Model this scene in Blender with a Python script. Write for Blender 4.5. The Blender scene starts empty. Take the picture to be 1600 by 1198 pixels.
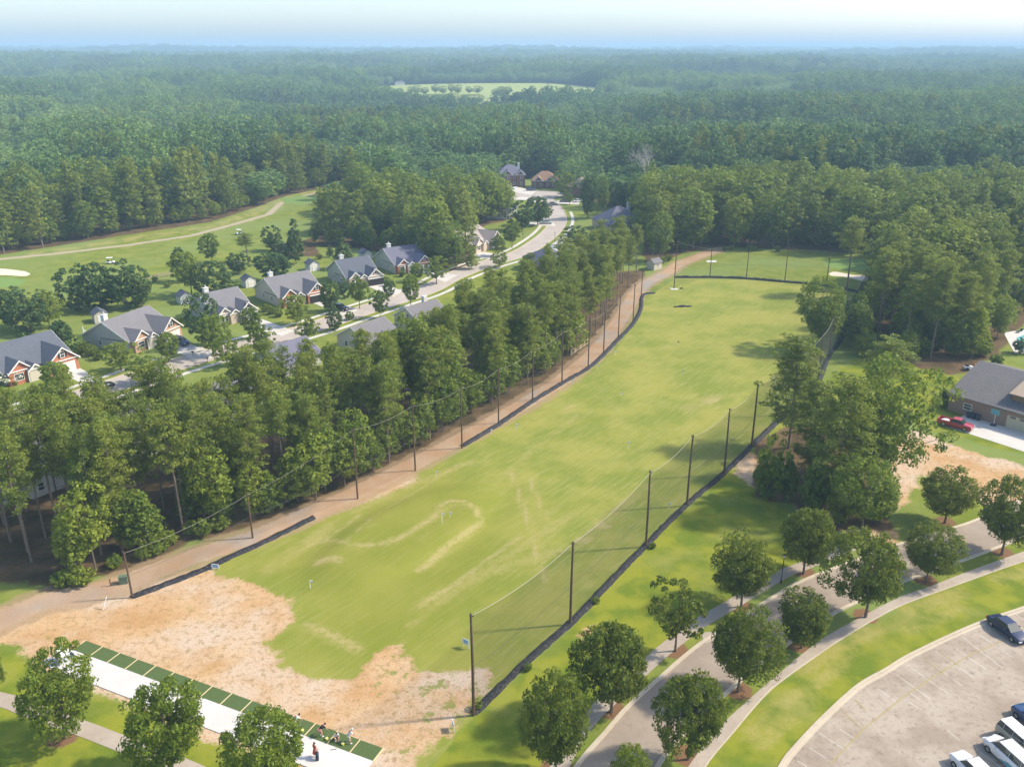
import bpy, math, random
import numpy as np
from mathutils import Vector

S = bpy.context.scene
# ---------------------------------------------------------------- camera
F, PITCH, H = 1347.0, math.atan(521 / 1347.0), 62.0
cam = bpy.data.cameras.new('camera'); camo = bpy.data.objects.new('camera', cam)
S.collection.objects.link(camo); S.camera = camo
camo.location = (0, 0, H); camo.rotation_euler = (math.pi / 2 - PITCH, 0, 0)
cam.sensor_width = 36; cam.lens = F / 1600 * 36; cam.clip_start = 1; cam.clip_end = 40000
HAZE = 0.0003
# ---------------------------------------------------------------- sky, sun, exposure
SUN_EL, SUN_AZ = math.radians(43), math.radians(82)     # azimuth measured from +Y towards +X
w = bpy.data.worlds.new('World'); S.world = w; w.use_nodes = True
nt = w.node_tree; bg = nt.nodes['Background']
sky = nt.nodes.new('ShaderNodeTexSky'); sky.sky_type = 'NISHITA'; sky.sun_disc = False
sky.sun_elevation = SUN_EL; sky.sun_rotation = SUN_AZ; sky.dust_density = 1.5; sky.air_density = 0.85; sky.ozone_density = 1.0
nt.links.new(sky.outputs[0], bg.inputs[0]); bg.inputs[1].default_value = 0.15
sl = bpy.data.lights.new('sun', 'SUN'); so = bpy.data.objects.new('sun', sl); S.collection.objects.link(so)
sl.energy = 2.9; sl.angle = math.radians(3.0); sl.color = (1.0, 0.90, 0.74)
sd = Vector((math.sin(SUN_AZ) * math.cos(SUN_EL), math.cos(SUN_AZ) * math.cos(SUN_EL), math.sin(SUN_EL)))
so.rotation_euler = sd.to_track_quat('Z', 'Y').to_euler(); so.location = (100, 0, 200)
S.view_settings.view_transform = 'Standard'; S.view_settings.look = 'None'
S.view_settings.gamma = 1.0; S.view_settings.exposure = 0.96; S.view_settings.use_curve_mapping = False
S.cycles.max_bounces = 6; S.cycles.transparent_max_bounces = 24; S.cycles.volume_bounces = 1
S.cycles.diffuse_bounces = 3; S.cycles.sample_clamp_indirect = 6

R = random.Random(7)
RN = np.random.RandomState(11)
C, SN = math.cos(PITCH), math.sin(PITCH)

def P(px, py, z=0.0):                       # where a line of sight of the survey photo meets height z
    a = (px - 800) / F; b = (599 - py) / F
    dy = C + b * SN; dz = -SN + b * C
    t = (z - H) / dz
    return (a * t, dy * t)

def zfor(y, py):                            # height above ground point at depth y that shows at row py
    b = (599 - py) / F
    return H + y * (b * C - SN) / (C + b * SN)

# ---------------------------------------------------------------- terrain
def _h(ix, iy, s):
    n = (ix.astype(np.int64) * 374761393 + iy.astype(np.int64) * 668265263 + s * 982451653) & 0x7fffffff
    n = ((n ^ (n >> 13)) * 1274126177) & 0x7fffffff
    return ((n ^ (n >> 16)) & 0xffff) / 65535.0

def vnoise(x, y, s=0):
    x = np.asarray(x, float); y = np.asarray(y, float)
    ix = np.floor(x); iy = np.floor(y); fx = x - ix; fy = y - iy
    fx = fx * fx * (3 - 2 * fx); fy = fy * fy * (3 - 2 * fy)
    a = _h(ix, iy, s); b = _h(ix + 1, iy, s); c = _h(ix, iy + 1, s); d = _h(ix + 1, iy + 1, s)
    return (a * (1 - fx) + b * fx) * (1 - fy) + (c * (1 - fx) + d * fx) * fy

def sstep(a, b, x):
    t = np.clip((x - a) / (b - a), 0, 1); return t * t * (3 - 2 * t)

def gauss(x, y, cx, cy, sx, sy): return np.exp(-((x - cx) / sx) ** 2 - ((y - cy) / sy) ** 2)

HILL = 2.0
def terrain(x, y):
    x = np.asarray(x, float); y = np.asarray(y, float)
    r = np.hypot(x, y)
    k = sstep(470, 900, r)
    n = (vnoise(x / 420, y / 300, 3) - .5) * 14 + (vnoise(x / 150, y / 130, 5) - .5) * 8 - 2
    n = n + (vnoise(x / 1300 + 5, y / 700, 9) - .5) * 40 * sstep(1400, 4000, r)
    base = 14 * sstep(1500, 3000, r) + 12 * sstep(3200, 5500, r) + 24 * sstep(6000, 10500, r)
    z = k * (n + base)
    z = z + HILL * gauss(x, y, 520, 1150, 560, 260)             # wooded hill on the right
    z = z + 10 * gauss(x, y, -560, 900, 300, 160) - 9 * gauss(x, y, -300, 650, 250, 90) + 8 * gauss(x, y, 250, 800, 260, 120) - 8 * gauss(x, y, 260, 560, 300, 80)
    z = z + 24 * gauss(x, y, -1850, 4600, 420, 500) + 10 * gauss(x, y, -700, 3300, 900, 300)
    z = z + 14 * gauss(x, y, 1800, 4300, 1500, 500)
    z = z - 23 * gauss(x, y, -50, 930, 250, 150)
    m = sstep(430, 180, np.hypot((x - 10) * 1.0, y - 1290))                      # the meadow slope
    z = z * (1 - m) + m * (-5 + 17 * sstep(1030, 1560, y))
    # low tee mound of the driving range
    cx, cy = P(640, 830)
    ux, uy = .62, .78
    a = (x - cx) * ux + (y - cy) * uy; b = -(x - cx) * uy + (y - cy) * ux
    z = z + .7 * sstep(1, .6, np.sqrt((a / 19) ** 2 + (b / 8.5) ** 2))
    return z

def tz(x, y): return float(terrain(x, y))

# ---------------------------------------------------------------- node helper
class NT:
    def __init__(s, name):
        m = bpy.data.materials.new(name); m.use_nodes = True
        s.m = m; s.n = m.node_tree.nodes; s.l = m.node_tree.links
        s.b = s.n['Principled BSDF']; s.out = s.n['Material Output']
        s.b.inputs['Roughness'].default_value = .85; s.b.inputs['Specular IOR Level'].default_value = .2
    def new(s, t, **k):
        n = s.n.new(t)
        for a, v in k.items(): setattr(n, a, v)
        return n
    def set(s, sock, v):
        if hasattr(v, 'is_output'): s.l.new(v, sock)
        else: sock.default_value = v
    def math(s, op, a, b=0.0, clamp=False):
        n = s.new('ShaderNodeMath', operation=op, use_clamp=clamp); s.set(n.inputs[0], a); s.set(n.inputs[1], b); return n.outputs[0]
    def mix(s, f, a, b):
        n = s.new('ShaderNodeMix', data_type='RGBA'); s.set(n.inputs[0], f)
        for i, v in ((6, a), (7, b)):
            s.set(n.inputs[i], v if hasattr(v, 'is_output') else (v[0], v[1], v[2], 1))
        return n.outputs[2]
    def attr(s, name): return s.new('ShaderNodeAttribute', attribute_name=name).outputs['Fac']
    def pos(s, rot=None, scale=None):
        g = s.new('ShaderNodeNewGeometry').outputs['Position']
        if rot is None and scale is None: return g
        if rot is not None:
            r = s.new('ShaderNodeVectorRotate', rotation_type='Z_AXIS'); s.l.new(g, r.inputs[0]); r.inputs['Angle'].default_value = rot; g = r.outputs[0]
        if scale is not None:
            v = s.new('ShaderNodeVectorMath', operation='MULTIPLY'); s.l.new(g, v.inputs[0]); v.inputs[1].default_value = scale; g = v.outputs[0]
        return g
    def noise(s, scale, detail=4, vec=None, rough=.55):
        n = s.new('ShaderNodeTexNoise'); n.inputs['Scale'].default_value = scale; n.inputs['Detail'].default_value = detail
        n.inputs['Roughness'].default_value = rough
        s.l.new(vec if vec is not None else s.pos(), n.inputs['Vector']); return n.outputs['Fac']
    def ss(s, v, a, b):
        n = s.new('ShaderNodeMapRange', interpolation_type='SMOOTHSTEP'); s.set(n.inputs[0], v)
        n.inputs[1].default_value = a; n.inputs[2].default_value = b; return n.outputs[0]
    def color(s, c): s.set(s.b.inputs['Base Color'], c if hasattr(c, 'is_output') else (c[0], c[1], c[2], 1))
    def bump(s, h, d=.05, st=.5):
        n = s.new('ShaderNodeBump'); n.inputs['Distance'].default_value = d; n.inputs['Strength'].default_value = st
        s.l.new(h, n.inputs['Height']); s.l.new(n.outputs[0], s.b.inputs['Normal'])

def simple(name, col, rough=.7, var=.15, scale=3.0, spec=.2, metal=0.0):
    t = NT(name); n = t.noise(scale, 4)
    d = tuple(c * (1 - var) for c in col); e = tuple(min(1, c * (1 + var)) for c in col)
    t.color(t.mix(n, d, e)); t.b.inputs['Roughness'].default_value = rough
    t.b.inputs['Specular IOR Level'].default_value = spec; t.b.inputs['Metallic'].default_value = metal
    return t.m

# ---------------------------------------------------------------- mesh helper
class MB:
    def __init__(s): s.v = []; s.f = []; s.mi = []
    def add(s, vs, fs, m=0):
        o = len(s.v); s.v += [tuple(v) for v in vs]; s.f += [tuple(i + o for i in f) for f in fs]; s.mi += [m] * len(fs)
    def box(s, x0, x1, y0, y1, z0, z1, m=0):
        s.add([(x0, y0, z0), (x1, y0, z0), (x1, y1, z0), (x0, y1, z0), (x0, y0, z1), (x1, y0, z1), (x1, y1, z1), (x0, y1, z1)],
              [(0, 3, 2, 1), (4, 5, 6, 7), (0, 1, 5, 4), (1, 2, 6, 5), (2, 3, 7, 6), (3, 0, 4, 7)], m)
    def prism(s, prof, axis, a, b, m=0):    # closed profile extruded along an axis from a to b
        n = len(prof); vs = []
        for t in (a, b):
            for (u, v) in prof:
                vs.append((t, u, v) if axis == 'x' else ((u, t, v) if axis == 'y' else (u, v, t)))
        fs = [tuple(range(n))[::-1], tuple(range(n, 2 * n))] + [(i, (i + 1) % n, (i + 1) % n + n, i + n) for i in range(n)]
        s.add(vs, fs, m)
    def tube(s, pts, rad, n=8, m=0, cap=True):
        rings = []; k = len(pts)
        for i, p in enumerate(pts):
            p = Vector(p); d = (Vector(pts[min(i + 1, k - 1)]) - Vector(pts[max(i - 1, 0)]))
            if d.length < 1e-9: d = Vector((0, 0, 1))
            d.normalize(); u = d.orthogonal().normalized() if abs(d.z) < .9 else Vector((1, 0, 0)); u = (u - d * u.dot(d)).normalized(); v = d.cross(u)
            r = rad[i] if isinstance(rad, (list, tuple)) else rad
            rings.append([p + (u * math.cos(2 * math.pi * j / n) + v * math.sin(2 * math.pi * j / n)) * r for j in range(n)])
        vs = [q for r_ in rings for q in r_]; fs = []
        for i in range(k - 1):
            for j in range(n):
                a = i * n + j; b = i * n + (j + 1) % n; fs.append((a, b, b + n, a + n))
        if cap: fs += [tuple(range(n))[::-1], tuple(range((k - 1) * n, k * n))]
        s.add(vs, fs, m)
    def ball(s, c, r, n=10, k=6, m=0):
        rx, ry, rz = r if isinstance(r, tuple) else (r, r, r)
        vs = [(c[0], c[1], c[2] + rz)]; fs = []
        for i in range(1, k):
            a = math.pi * i / k
            for j in range(n):
                b = 2 * math.pi * j / n; vs.append((c[0] + rx * math.sin(a) * math.cos(b), c[1] + ry * math.sin(a) * math.sin(b), c[2] + rz * math.cos(a)))
        vs.append((c[0], c[1], c[2] - rz))
        for j in range(n): fs.append((0, 1 + j, 1 + (j + 1) % n))
        for i in range(k - 2):
            for j in range(n):
                a = 1 + i * n + j; b = 1 + i * n + (j + 1) % n; fs.append((a, a + n, b + n, b))
        e = len(vs) - 1
        for j in range(n): fs.append((e, 1 + (k - 2) * n + (j + 1) % n, 1 + (k - 2) * n + j))
        s.add(vs, fs, m)
    def build(s, name, mats, parent=None, smooth=False, loc=None):
        me = bpy.data.meshes.new(name); me.from_pydata(s.v, [], s.f)
        mats = mats if isinstance(mats, (list, tuple)) else [mats]
        for m in mats: me.materials.append(m)
        if len(mats) > 1: me.polygons.foreach_set('material_index', s.mi)
        if smooth: me.polygons.foreach_set('use_smooth', [True] * len(s.f))
        me.update()
        o = bpy.data.objects.new(name, me); S.collection.objects.link(o)
        if parent: o.parent = parent
        if loc: o.location = loc
        return o

def npmesh(name, V, Fq, mat):               # quads from numpy arrays
    me = bpy.data.meshes.new(name); me.vertices.add(len(V)); me.vertices.foreach_set('co', np.asarray(V, np.float32).ravel())
    nf = len(Fq); k = Fq.shape[1]; me.loops.add(nf * k); me.loops.foreach_set('vertex_index', Fq.astype(np.int32).ravel())
    me.polygons.add(nf); me.polygons.foreach_set('loop_start', (np.arange(nf) * k).astype(np.int32))
    me.polygons.foreach_set('loop_total', np.full(nf, k, np.int32)); me.materials.append(mat); me.update(calc_edges=True)
    return me

def link(name, data, parent=None):
    o = bpy.data.objects.new(name, data); S.collection.objects.link(o)
    if parent: o.parent = parent
    return o
def tag(o, label=None, cat=None, group=None, kind=None):
    if label: o['label'] = label
    if cat: o['category'] = cat
    if group: o['group'] = group
    if kind: o['kind'] = kind
    return o
def empty(name, loc, rz, label, cat, group=None):
    o = link(name, None); o.location = loc; o.rotation_euler = (0, 0, rz); o.empty_display_size = .5
    return tag(o, label, cat, group)
def copy_tree(o, parent=None):
    c = o.copy(); S.collection.objects.link(c)
    if parent: c.parent = parent
    for ch in list(o.children): copy_tree(ch, c)
    return c

# ---------------------------------------------------------------- ground: one sheet, fine near, coarse towards the horizon
def axis(lo, hi, step, far, g=1.09, neg=True):
    c = list(np.arange(lo, hi + .01, step)); s = step; x = c[-1]
    while x < far: s *= g; x += s; c.append(x)
    if neg:
        s = step; x = c[0]; d = []
        while x > -far: s *= g; x -= s; d.append(x)
        c = d[::-1] + c
    return np.array(c)
AX = axis(-190, 190, 1.0, 13500, 1.085); AY = np.concatenate([[-600, -300, -120, -40, 10, 30], axis(44, 470, 1.0, 14500, 1.06, False)])
GX, GY = np.meshgrid(AX, AY); NXg, NYg = len(AX), len(AY)
gx, gy = GX.ravel(), GY.ravel(); gz = terrain(gx, gy)

def cat_rom(pts, n=8):
    p = [np.array(q, float) for q in pts]; p = [2 * p[0] - p[1]] + p + [2 * p[-1] - p[-2]]; out = []
    for i in range(1, len(p) - 2):
        for k in range(n):
            t = k / n; a, b, c, d = p[i - 1], p[i], p[i + 1], p[i + 2]
            out.append(.5 * ((2 * b) + (c - a) * t + (2 * a - 5 * b + 4 * c - d) * t * t + (3 * b - a - 3 * c + d) * t ** 3))
    out.append(p[-2]); return np.array(out)
def resample(l, n):
    l = np.array(l); s = np.concatenate([[0], np.cumsum(np.hypot(*np.diff(l, axis=0).T))]); t = np.linspace(0, s[-1], n)
    return np.stack([np.interp(t, s, l[:, 0]), np.interp(t, s, l[:, 1])], 1)
def PP(lst): return np.array([P(*q) for q in lst])
def sdf(poly, x, y):                        # signed distance, positive inside
    d2 = np.full(x.shape, 1e12); ins = np.zeros(x.shape, bool); n = len(poly)
    for i in range(n):
        ax, ay = poly[i]; bx, by = poly[(i + 1) % n]; ex, ey = bx - ax, by - ay
        t = np.clip(((x - ax) * ex + (y - ay) * ey) / (ex * ex + ey * ey + 1e-9), 0, 1)
        d2 = np.minimum(d2, (x - ax - t * ex) ** 2 + (y - ay - t * ey) ** 2)
        cond = ((ay > y) != (by > y)) & (x < ex * (y - ay) / (ey + (1e-12 if ey == 0 else 0)) + ax); ins ^= cond
    d = np.sqrt(d2); return np.where(ins, d, -d)
def ldf(line, x, y):                        # distance to a polyline
    d2 = np.full(x.shape, 1e12)
    for i in range(len(line) - 1):
        ax, ay = line[i]; bx, by = line[i + 1]; ex, ey = bx - ax, by - ay
        t = np.clip(((x - ax) * ex + (y - ay) * ey) / (ex * ex + ey * ey + 1e-9), 0, 1)
        d2 = np.minimum(d2, (x - ax - t * ex) ** 2 + (y - ay - t * ey) ** 2)
    return np.sqrt(d2)

RANGE = [(215, 945), (345, 878), (490, 815), (560, 785), (650, 738), (722, 702), (870, 612), (960, 550), (985, 515), (1003, 470), (1022, 458),
         (1055, 435), (1165, 437), (1230, 442), (1345, 458), (1330, 500), (1316, 527), (1294, 560), (1277, 600), (1228, 648), (1174, 702),
         (1131, 742), (1073, 792), (1009, 856), (891, 978), (740, 1119), (640, 1240), (100, 1060), (100, 1000)]
DIRT = [[(-40, 960), (60, 935), (200, 915), (320, 885), (352, 905), (398, 912), (448, 940), (466, 966), (440, 990), (408, 1006), (440, 1035), (500, 1062), (545, 1058), (578, 1030), (596, 1010), (625, 1008),
             (650, 1040), (700, 1050), (738, 1048), (775, 1040), (760, 1075), (735, 1110), (700, 1150), (660, 1170), (640, 1215), (560, 1230), (300, 1140), (120, 1065), (60, 1045), (22, 1010), (-40, 1000)],
        [(1380, 690), (1435, 672), (1500, 702), (1600, 728), (1680, 790), (1570, 800), (1505, 768), (1440, 740), (1420, 775), (1400, 800), (1380, 810), (1360, 760)],
        [(1160, 700), (1150, 740), (1180, 765), (1240, 790), (1300, 830), (1400, 855), (1400, 832), (1330, 810), (1260, 770), (1210, 720)],
        [(905, 985), (925, 980), (928, 1005), (918, 1015), (905, 1000)]]
TRACK = [(-60, 1000), (0, 968), (70, 938), (130, 928), (200, 908), (300, 870), (400, 838), (500, 795), (560, 768), (640, 728), (722, 685), (800, 642), (870, 600), (925, 556),
         (955, 520), (975, 490), (992, 460), (1010, 442), (1045, 425), (1062, 412), (1100, 398), (1128, 388)]
SCRUB = [[(490, 805), (560, 775), (650, 735), (650, 752), (590, 778), (520, 803), (480, 820)]]
FOREST = [[(-300, 860), (0, 910), (110, 918), (240, 880), (300, 845), (390, 825), (500, 800), (560, 768), (640, 730), (700, 692), (770, 655), (850, 606), (900, 570), (940, 545), (975, 490), (1000, 448), (1010, 420),
           (940, 430), (900, 455), (820, 500), (760, 530), (650, 590), (560, 630), (450, 670), (330, 715), (200, 735), (0, 740), (-300, 760)],
          [(1325, 510), (1350, 552), (1400, 566), (1480, 585), (1530, 580), (1550, 545), (1585, 520), (1600, 480), (1700, 420), (1600, 395), (1400, 420), (1345, 460)],
          [(1180, 690), (1175, 775), (1240, 790), (1290, 830), (1390, 830), (1395, 760), (1360, 700), (1250, 660)],
          [(420, 385), (490, 372), (500, 400), (440, 402)]]
CLEAR = [(-900, 440), (-200, 402), (0, 398), (80, 386), (180, 370), (330, 347), (405, 322), (450, 305), (520, 291), (548, 288), (545, 310), (505, 350), (492, 385), (560, 388), (640, 403), (700, 425), (738, 425), (742, 400),
         (728, 365), (765, 350), (790, 345), (775, 310), (768, 288), (785, 280), (830, 276), (875, 280), (900, 300), (935, 318), (1005, 345), (1005, 400), (1012, 420), (1060, 398), (1120, 386),
         (1250, 390), (1375, 398), (1400, 430), (1345, 460), (1350, 552), (1480, 585), (1550, 560), (1600, 505), (1900, 440), (2800, 440), (3000, 1400), (-1500, 1400)]
MEADOW = [(-130, 1065), (-70, 1045), (-15, 1060), (50, 1130), (120, 1215), (165, 1340), (60, 1500), (-190, 1500), (-240, 1380), (-190, 1230)]
DRYL = [([(60, 396), (180, 377), (330, 354), (395, 334), (420, 318), (470, 304), (530, 291)], 3.0), ([(520, 820), (470, 855), (420, 890)], 1.0), ([(512, 848), (545, 862), (590, 860), (640, 840), (690, 805), (720, 793), (745, 800), (750, 820), (720, 845), (690, 865), (660, 890)], .55),
        ([(500, 880), (530, 882)], .8), ([(800, 740), (815, 790), (838, 830), (842, 870), (850, 905)], .5), ([(828, 745), (846, 790), (855, 820)], .4), ([(840, 870), (900, 850), (960, 800), (1010, 760)], .9),
        ([(650, 945), (760, 895), (850, 870)], .8), ([(480, 975), (540, 1005), (560, 1015)], .8), ([(640, 975), (760, 890), (900, 800)], .5),
        ([(790, 740), (900, 650)], .5), ([(1070, 640), (1120, 620)], 1.5), ([(880, 645), (896, 633)], .5), ([(550, 800), (640, 760), (740, 720)], .6),
        ([(1170, 1150), (1200, 1118), (1260, 1075), (1340, 1025)], .7), ([(1190, 1165), (1225, 1128), (1270, 1090)], .6), ([(1250, 1045), (1330, 1000), (1400, 965), (1500, 925)], 1.1), ([(1420, 985), (1500, 950)], .6), ([(1560, 905), (1620, 890)], 1.0)]
SANDP = [[(-60, 418), (10, 420), (40, 424), (48, 428), (40, 432), (15, 430), (-60, 428)],
         [(1294, 428), (1302, 424), (1315, 426), (1335, 430), (1352, 430), (1357, 436), (1350, 440), (1335, 436), (1318, 432), (1300, 431)]]
GREENP = [[(-60, 432), (20, 434), (42, 438), (34, 446), (0, 450), (-60, 452)], [(1285, 408), (1320, 404), (1370, 406), (1365, 424), (1320, 422), (1290, 416)], [(435, 310), (470, 306), (500, 308), (480, 318), (445, 318)]]
CARTP = [(-80, 412), (0, 405), (100, 395), (200, 383), (300, 368), (360, 352), (420, 335), (438, 318), (460, 310), (500, 300), (545, 291)]
near = (np.abs(gx) < 330) & (gy < 520) & (gy > 40)
def field(fn, default=-30.0):
    a = np.full(gx.shape, default, np.float32); a[near] = np.clip(fn(gx[near], gy[near]), -30, 30); return a
A = {}
A['m_range'] = field(lambda x, y: sdf(PP(RANGE), x, y))
A['m_dirt'] = field(lambda x, y: np.max([sdf(PP(d), x, y) for d in DIRT], axis=0))
A['m_scrub'] = field(lambda x, y: sdf(PP(SCRUB[0]), x, y))
A['m_track'] = field(lambda x, y: 1.9 - ldf(PP(TRACK), x, y))
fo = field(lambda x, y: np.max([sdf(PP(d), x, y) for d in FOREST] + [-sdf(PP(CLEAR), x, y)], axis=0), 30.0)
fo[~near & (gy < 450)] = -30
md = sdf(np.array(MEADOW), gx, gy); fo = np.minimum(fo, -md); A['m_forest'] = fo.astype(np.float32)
A['m_meadow'] = np.clip(md, -30, 30).astype(np.float32)
A['m_dry'] = field(lambda x, y: np.max([wd - ldf(PP(l), x, y) for l, wd in DRYL], axis=0))
RING = [([(503, 838), (515, 844), (535, 852), (555, 857), (590, 857), (617, 850), (650, 832), (682, 810), (687, 797), (705, 789), (732, 792), (747, 807), (750, 820), (732, 832), (700, 855), (675, 877), (652, 892)], .42),
        ([(495, 882), (512, 878), (530, 882)], .6), ([(800, 740), (812, 775), (822, 805), (830, 840), (838, 870), (850, 905)], .3), ([(827, 748), (838, 775), (850, 805)], .3), ([(470, 858), (520, 835), (560, 805)], .3), ([(548, 845), (600, 800), (660, 762), (720, 722)], .22),
        ([(655, 948), (720, 905), (770, 868), (815, 838)], .35), ([(480, 975), (520, 992), (545, 1004), (560, 1015)], .5), ([(1160, 735), (1175, 728), (1190, 726)], .9), ([(880, 640), (896, 632)], .4), ([(936, 820), (948, 822)], .8), ([(905, 844), (918, 843)], .8), ([(1105, 628), (1118, 624)], .8)]
A['m_ring'] = field(lambda x, y: np.max([wd - ldf(cat_rom(PP(l), 5), x, y) for l, wd in RING], axis=0))
A['m_low'] = field(lambda x, y: sdf(PP([(345, 890), (560, 790), (700, 730), (800, 760), (830, 900), (760, 1040), (560, 1075), (400, 1010), (460, 966)]), x, y))
A['m_sand'] = field(lambda x, y: np.max([sdf(PP(d), x, y) for d in SANDP], axis=0))
A['m_green'] = field(lambda x, y: np.max([sdf(PP(d), x, y) for d in GREENP], axis=0))
A['m_weed'] = field(lambda x, y: sdf(PP([(560, 1010), (640, 1010), (780, 1020), (790, 1100), (720, 1180), (640, 1190), (600, 1080)]), x, y))
A['m_cart'] = field(lambda x, y: 1.3 - ldf(PP(CARTP), x, y))
# strips beyond the right-hand net: lush mown grass; islands by the parking lot: drier
A['m_lush'] = field(lambda x, y: np.maximum(sdf(PP([(1097, 1202), (1224, 1060), (1385, 956), (1600, 876), (1850, 775), (1850, 870), (1600, 951), (1417, 1028), (1287, 1123), (1222, 1198), (1150, 1290)]), x, y), np.maximum(sdf(PP([(740, 1119), (891, 978), (1009, 856), (1073, 792), (1131, 742), (1174, 702), (1277, 602), (1350, 552), (1480, 585), (1640, 640), (1640, 720), (1440, 672), (1420, 640), (1300, 700), (1160, 720), (1190, 770), (1240, 800), (1320, 850), (1240, 900), (1100, 970), (900, 1150), (860, 1240), (600, 1260), (700, 1150)]), x, y),
                                            sdf(PP([(-60, 1020), (20, 1012), (60, 1045), (120, 1070), (260, 1120), (400, 1170), (480, 1230), (480, 1300), (-60, 1250)]), x, y))))
MULCH = [(1055, 1015), (1158, 948), (1255, 893), (1476, 815), (1250, 1007), (1445, 905), (1153, 1078), (1352, 962), (955, 1108), (1075, 1180), (1565, 862), (870, 1195), (100, 1150), (270, 1205),
         (92, 614), (462, 509), (562, 482), (893 - 400, 463), (640, 480)]
A['m_mulch'] = field(lambda x, y: np.max([1.5 - np.hypot(x - P(*c)[0], y - P(*c)[1]) for c in MULCH], axis=0))

t = NT('ground')
nbig = t.noise(.035, 4); nmid = t.noise(.22, 5); nfine = t.noise(1.3, 6, rough=.7); nvf = t.noise(5.0, 5, rough=.75)
streak = t.noise(1.0, 4, t.pos(rot=-.9, scale=(.16, 2.0, 1)), rough=.7)
patch = t.noise(.09, 5, rough=.6)
def mask(name, amp=1.6, soft=.35, n=None):
    v = t.math('ADD', t.attr(name), t.math('MULTIPLY', t.math('SUBTRACT', n or nfine, .5), amp * 2))
    return t.ss(v, -soft, soft)
lawn = t.mix(t.ss(nmid, .35, .68), (.155, .205, .02), (.25, .27, .045)); lawn = t.mix(t.ss(nbig, .35, .7), lawn, (.20, .26, .07)); lawn = t.mix(t.math('MULTIPLY', t.ss(nfine, .5, .75), .5), lawn, (.30, .28, .10))
rng = t.mix(t.ss(patch, .36, .64), (.19, .24, .03), (.315, .31, .06)); rng = t.mix(t.math('MULTIPLY', t.ss(streak, .46, .66), .5), rng, (.38, .36, .13))
rng = t.mix(t.math('MULTIPLY', t.ss(nmid, .5, .75), .5), rng, (.18, .235, .04)); rng = t.mix(t.math('MULTIPLY', t.ss(t.math('ADD', t.attr('m_low'), t.math('MULTIPLY', nbig, 14)), 0, 16), .6), rng, t.mix(nmid, (.17, .20, .018), (.26, .26, .03))); rng = t.mix(t.math('MULTIPLY', t.ss(nvf, .48, .68), .5), rng, (.40, .36, .11)); rng = t.mix(t.math('MULTIPLY', t.math('MULTIPLY', mask('m_ring', .35, .3), t.ss(nfine, .3, .5)), .6), rng, (.44, .36, .17))
lush = t.mix(t.ss(nmid, .38, .6), (.13, .19, .014), (.25, .27, .022)); lush = t.mix(t.math('MULTIPLY', t.ss(patch, .5, .66), .75), lush, (.26, .27, .06)); lush = t.mix(t.math('MULTIPLY', t.ss(nvf, .48, .66), .45), lush, (.34, .31, .07))
dirt = t.mix(t.ss(nmid, .3, .7), (.50, .29, .13), (.60, .40, .22)); dirt = t.mix(t.ss(patch, .4, .66), dirt, (.60, .47, .35)); dirt = t.mix(t.math('MULTIPLY', t.ss(nfine, .5, .64), .7), dirt, (.33, .22, .09)); dirt = t.mix(t.math('MULTIPLY', t.ss(nvf, .54, .66), .6), dirt, (.24, .17, .07))
dirt = t.mix(t.math('MULTIPLY', t.ss(t.math('ADD', t.noise(.45, 6, rough=.75), t.math('MULTIPLY', t.ss(t.attr('m_weed'), -6, 6), .09)), .6, .68), .85), dirt, t.mix(nfine, (.15, .22, .03), (.30, .28, .08)))
trk = t.mix(t.ss(nmid, .35, .65), (.43, .27, .155), (.47, .33, .22)); trk = t.mix(t.ss(t.noise(.06, 3), .5, .7), trk, (.33, .30, .27))
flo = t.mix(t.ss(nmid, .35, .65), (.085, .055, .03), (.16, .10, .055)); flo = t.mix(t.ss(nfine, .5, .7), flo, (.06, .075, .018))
dry = t.mix(nfine, (.36, .33, .10), (.50, .38, .18))
geo = t.new('ShaderNodeSeparateXYZ'); t.l.new(t.pos(), geo.inputs[0])
col = lawn
col = t.mix(mask('m_lush', 2.0, .6, nmid), col, lush)
col = t.mix(mask('m_range', .3, .2), col, rng)
col = t.mix(t.math('MULTIPLY', t.math('MULTIPLY', mask('m_dry', 1.6, .7), t.ss(nmid, .3, .6)), .45), col, dry)
col = t.mix(mask('m_scrub', 2.2, .6), col, dirt)
col = t.mix(mask('m_dirt', 4.2, .4, t.math('ADD', t.math('MULTIPLY', nmid, .55), t.math('MULTIPLY', nfine, .45))), col, dirt)
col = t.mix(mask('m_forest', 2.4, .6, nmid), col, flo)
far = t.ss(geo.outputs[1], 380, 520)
col = t.mix(t.math('MULTIPLY', far, t.ss(t.attr('m_forest'), 0, 2)), col, (.03, .045, .012))  # dark green painted under the far woods so crown gaps read as shadow
col = t.mix(t.math('MULTIPLY', t.ss(t.math('ADD', t.attr('m_track'), t.math('MULTIPLY', nmid, 3.2)), .0, .8), .7), col, (.36, .25, .15))
col = t.mix(mask('m_track', .9, .3), col, trk)
col = t.mix(t.math('MULTIPLY', t.ss(t.math('ADD', t.attr('m_cart'), t.math('MULTIPLY', nmid, 6)), 1.5, 3.0), .35), col, (.42, .33, .18))
col = t.mix(mask('m_cart', .4, .2), col, (.44, .37, .26))
col = t.mix(mask('m_green', .3, .2), col, (.19, .29, .075))
col = t.mix(mask('m_sand', .5, .15), col, (.74, .64, .5))
col = t.mix(mask('m_mulch', .5, .2), col, (.22, .12, .065))
col = t.mix(t.ss(t.attr('m_meadow'), 0, 5), col, t.mix(t.noise(.008, 4), (.28, .35, .08), (.42, .44, .16)))
t.color(t.mix(t.math('MULTIPLY', t.ss(nvf, .35, .75), .6), col, t.mix(.5, col, (.05, .06, .02))))
t.b.inputs['Roughness'].default_value = .95; t.b.inputs['Specular IOR Level'].default_value = .05
t.bump(nvf, .06, .6)
idx = np.arange(NXg * NYg).reshape(NYg, NXg)
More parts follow.
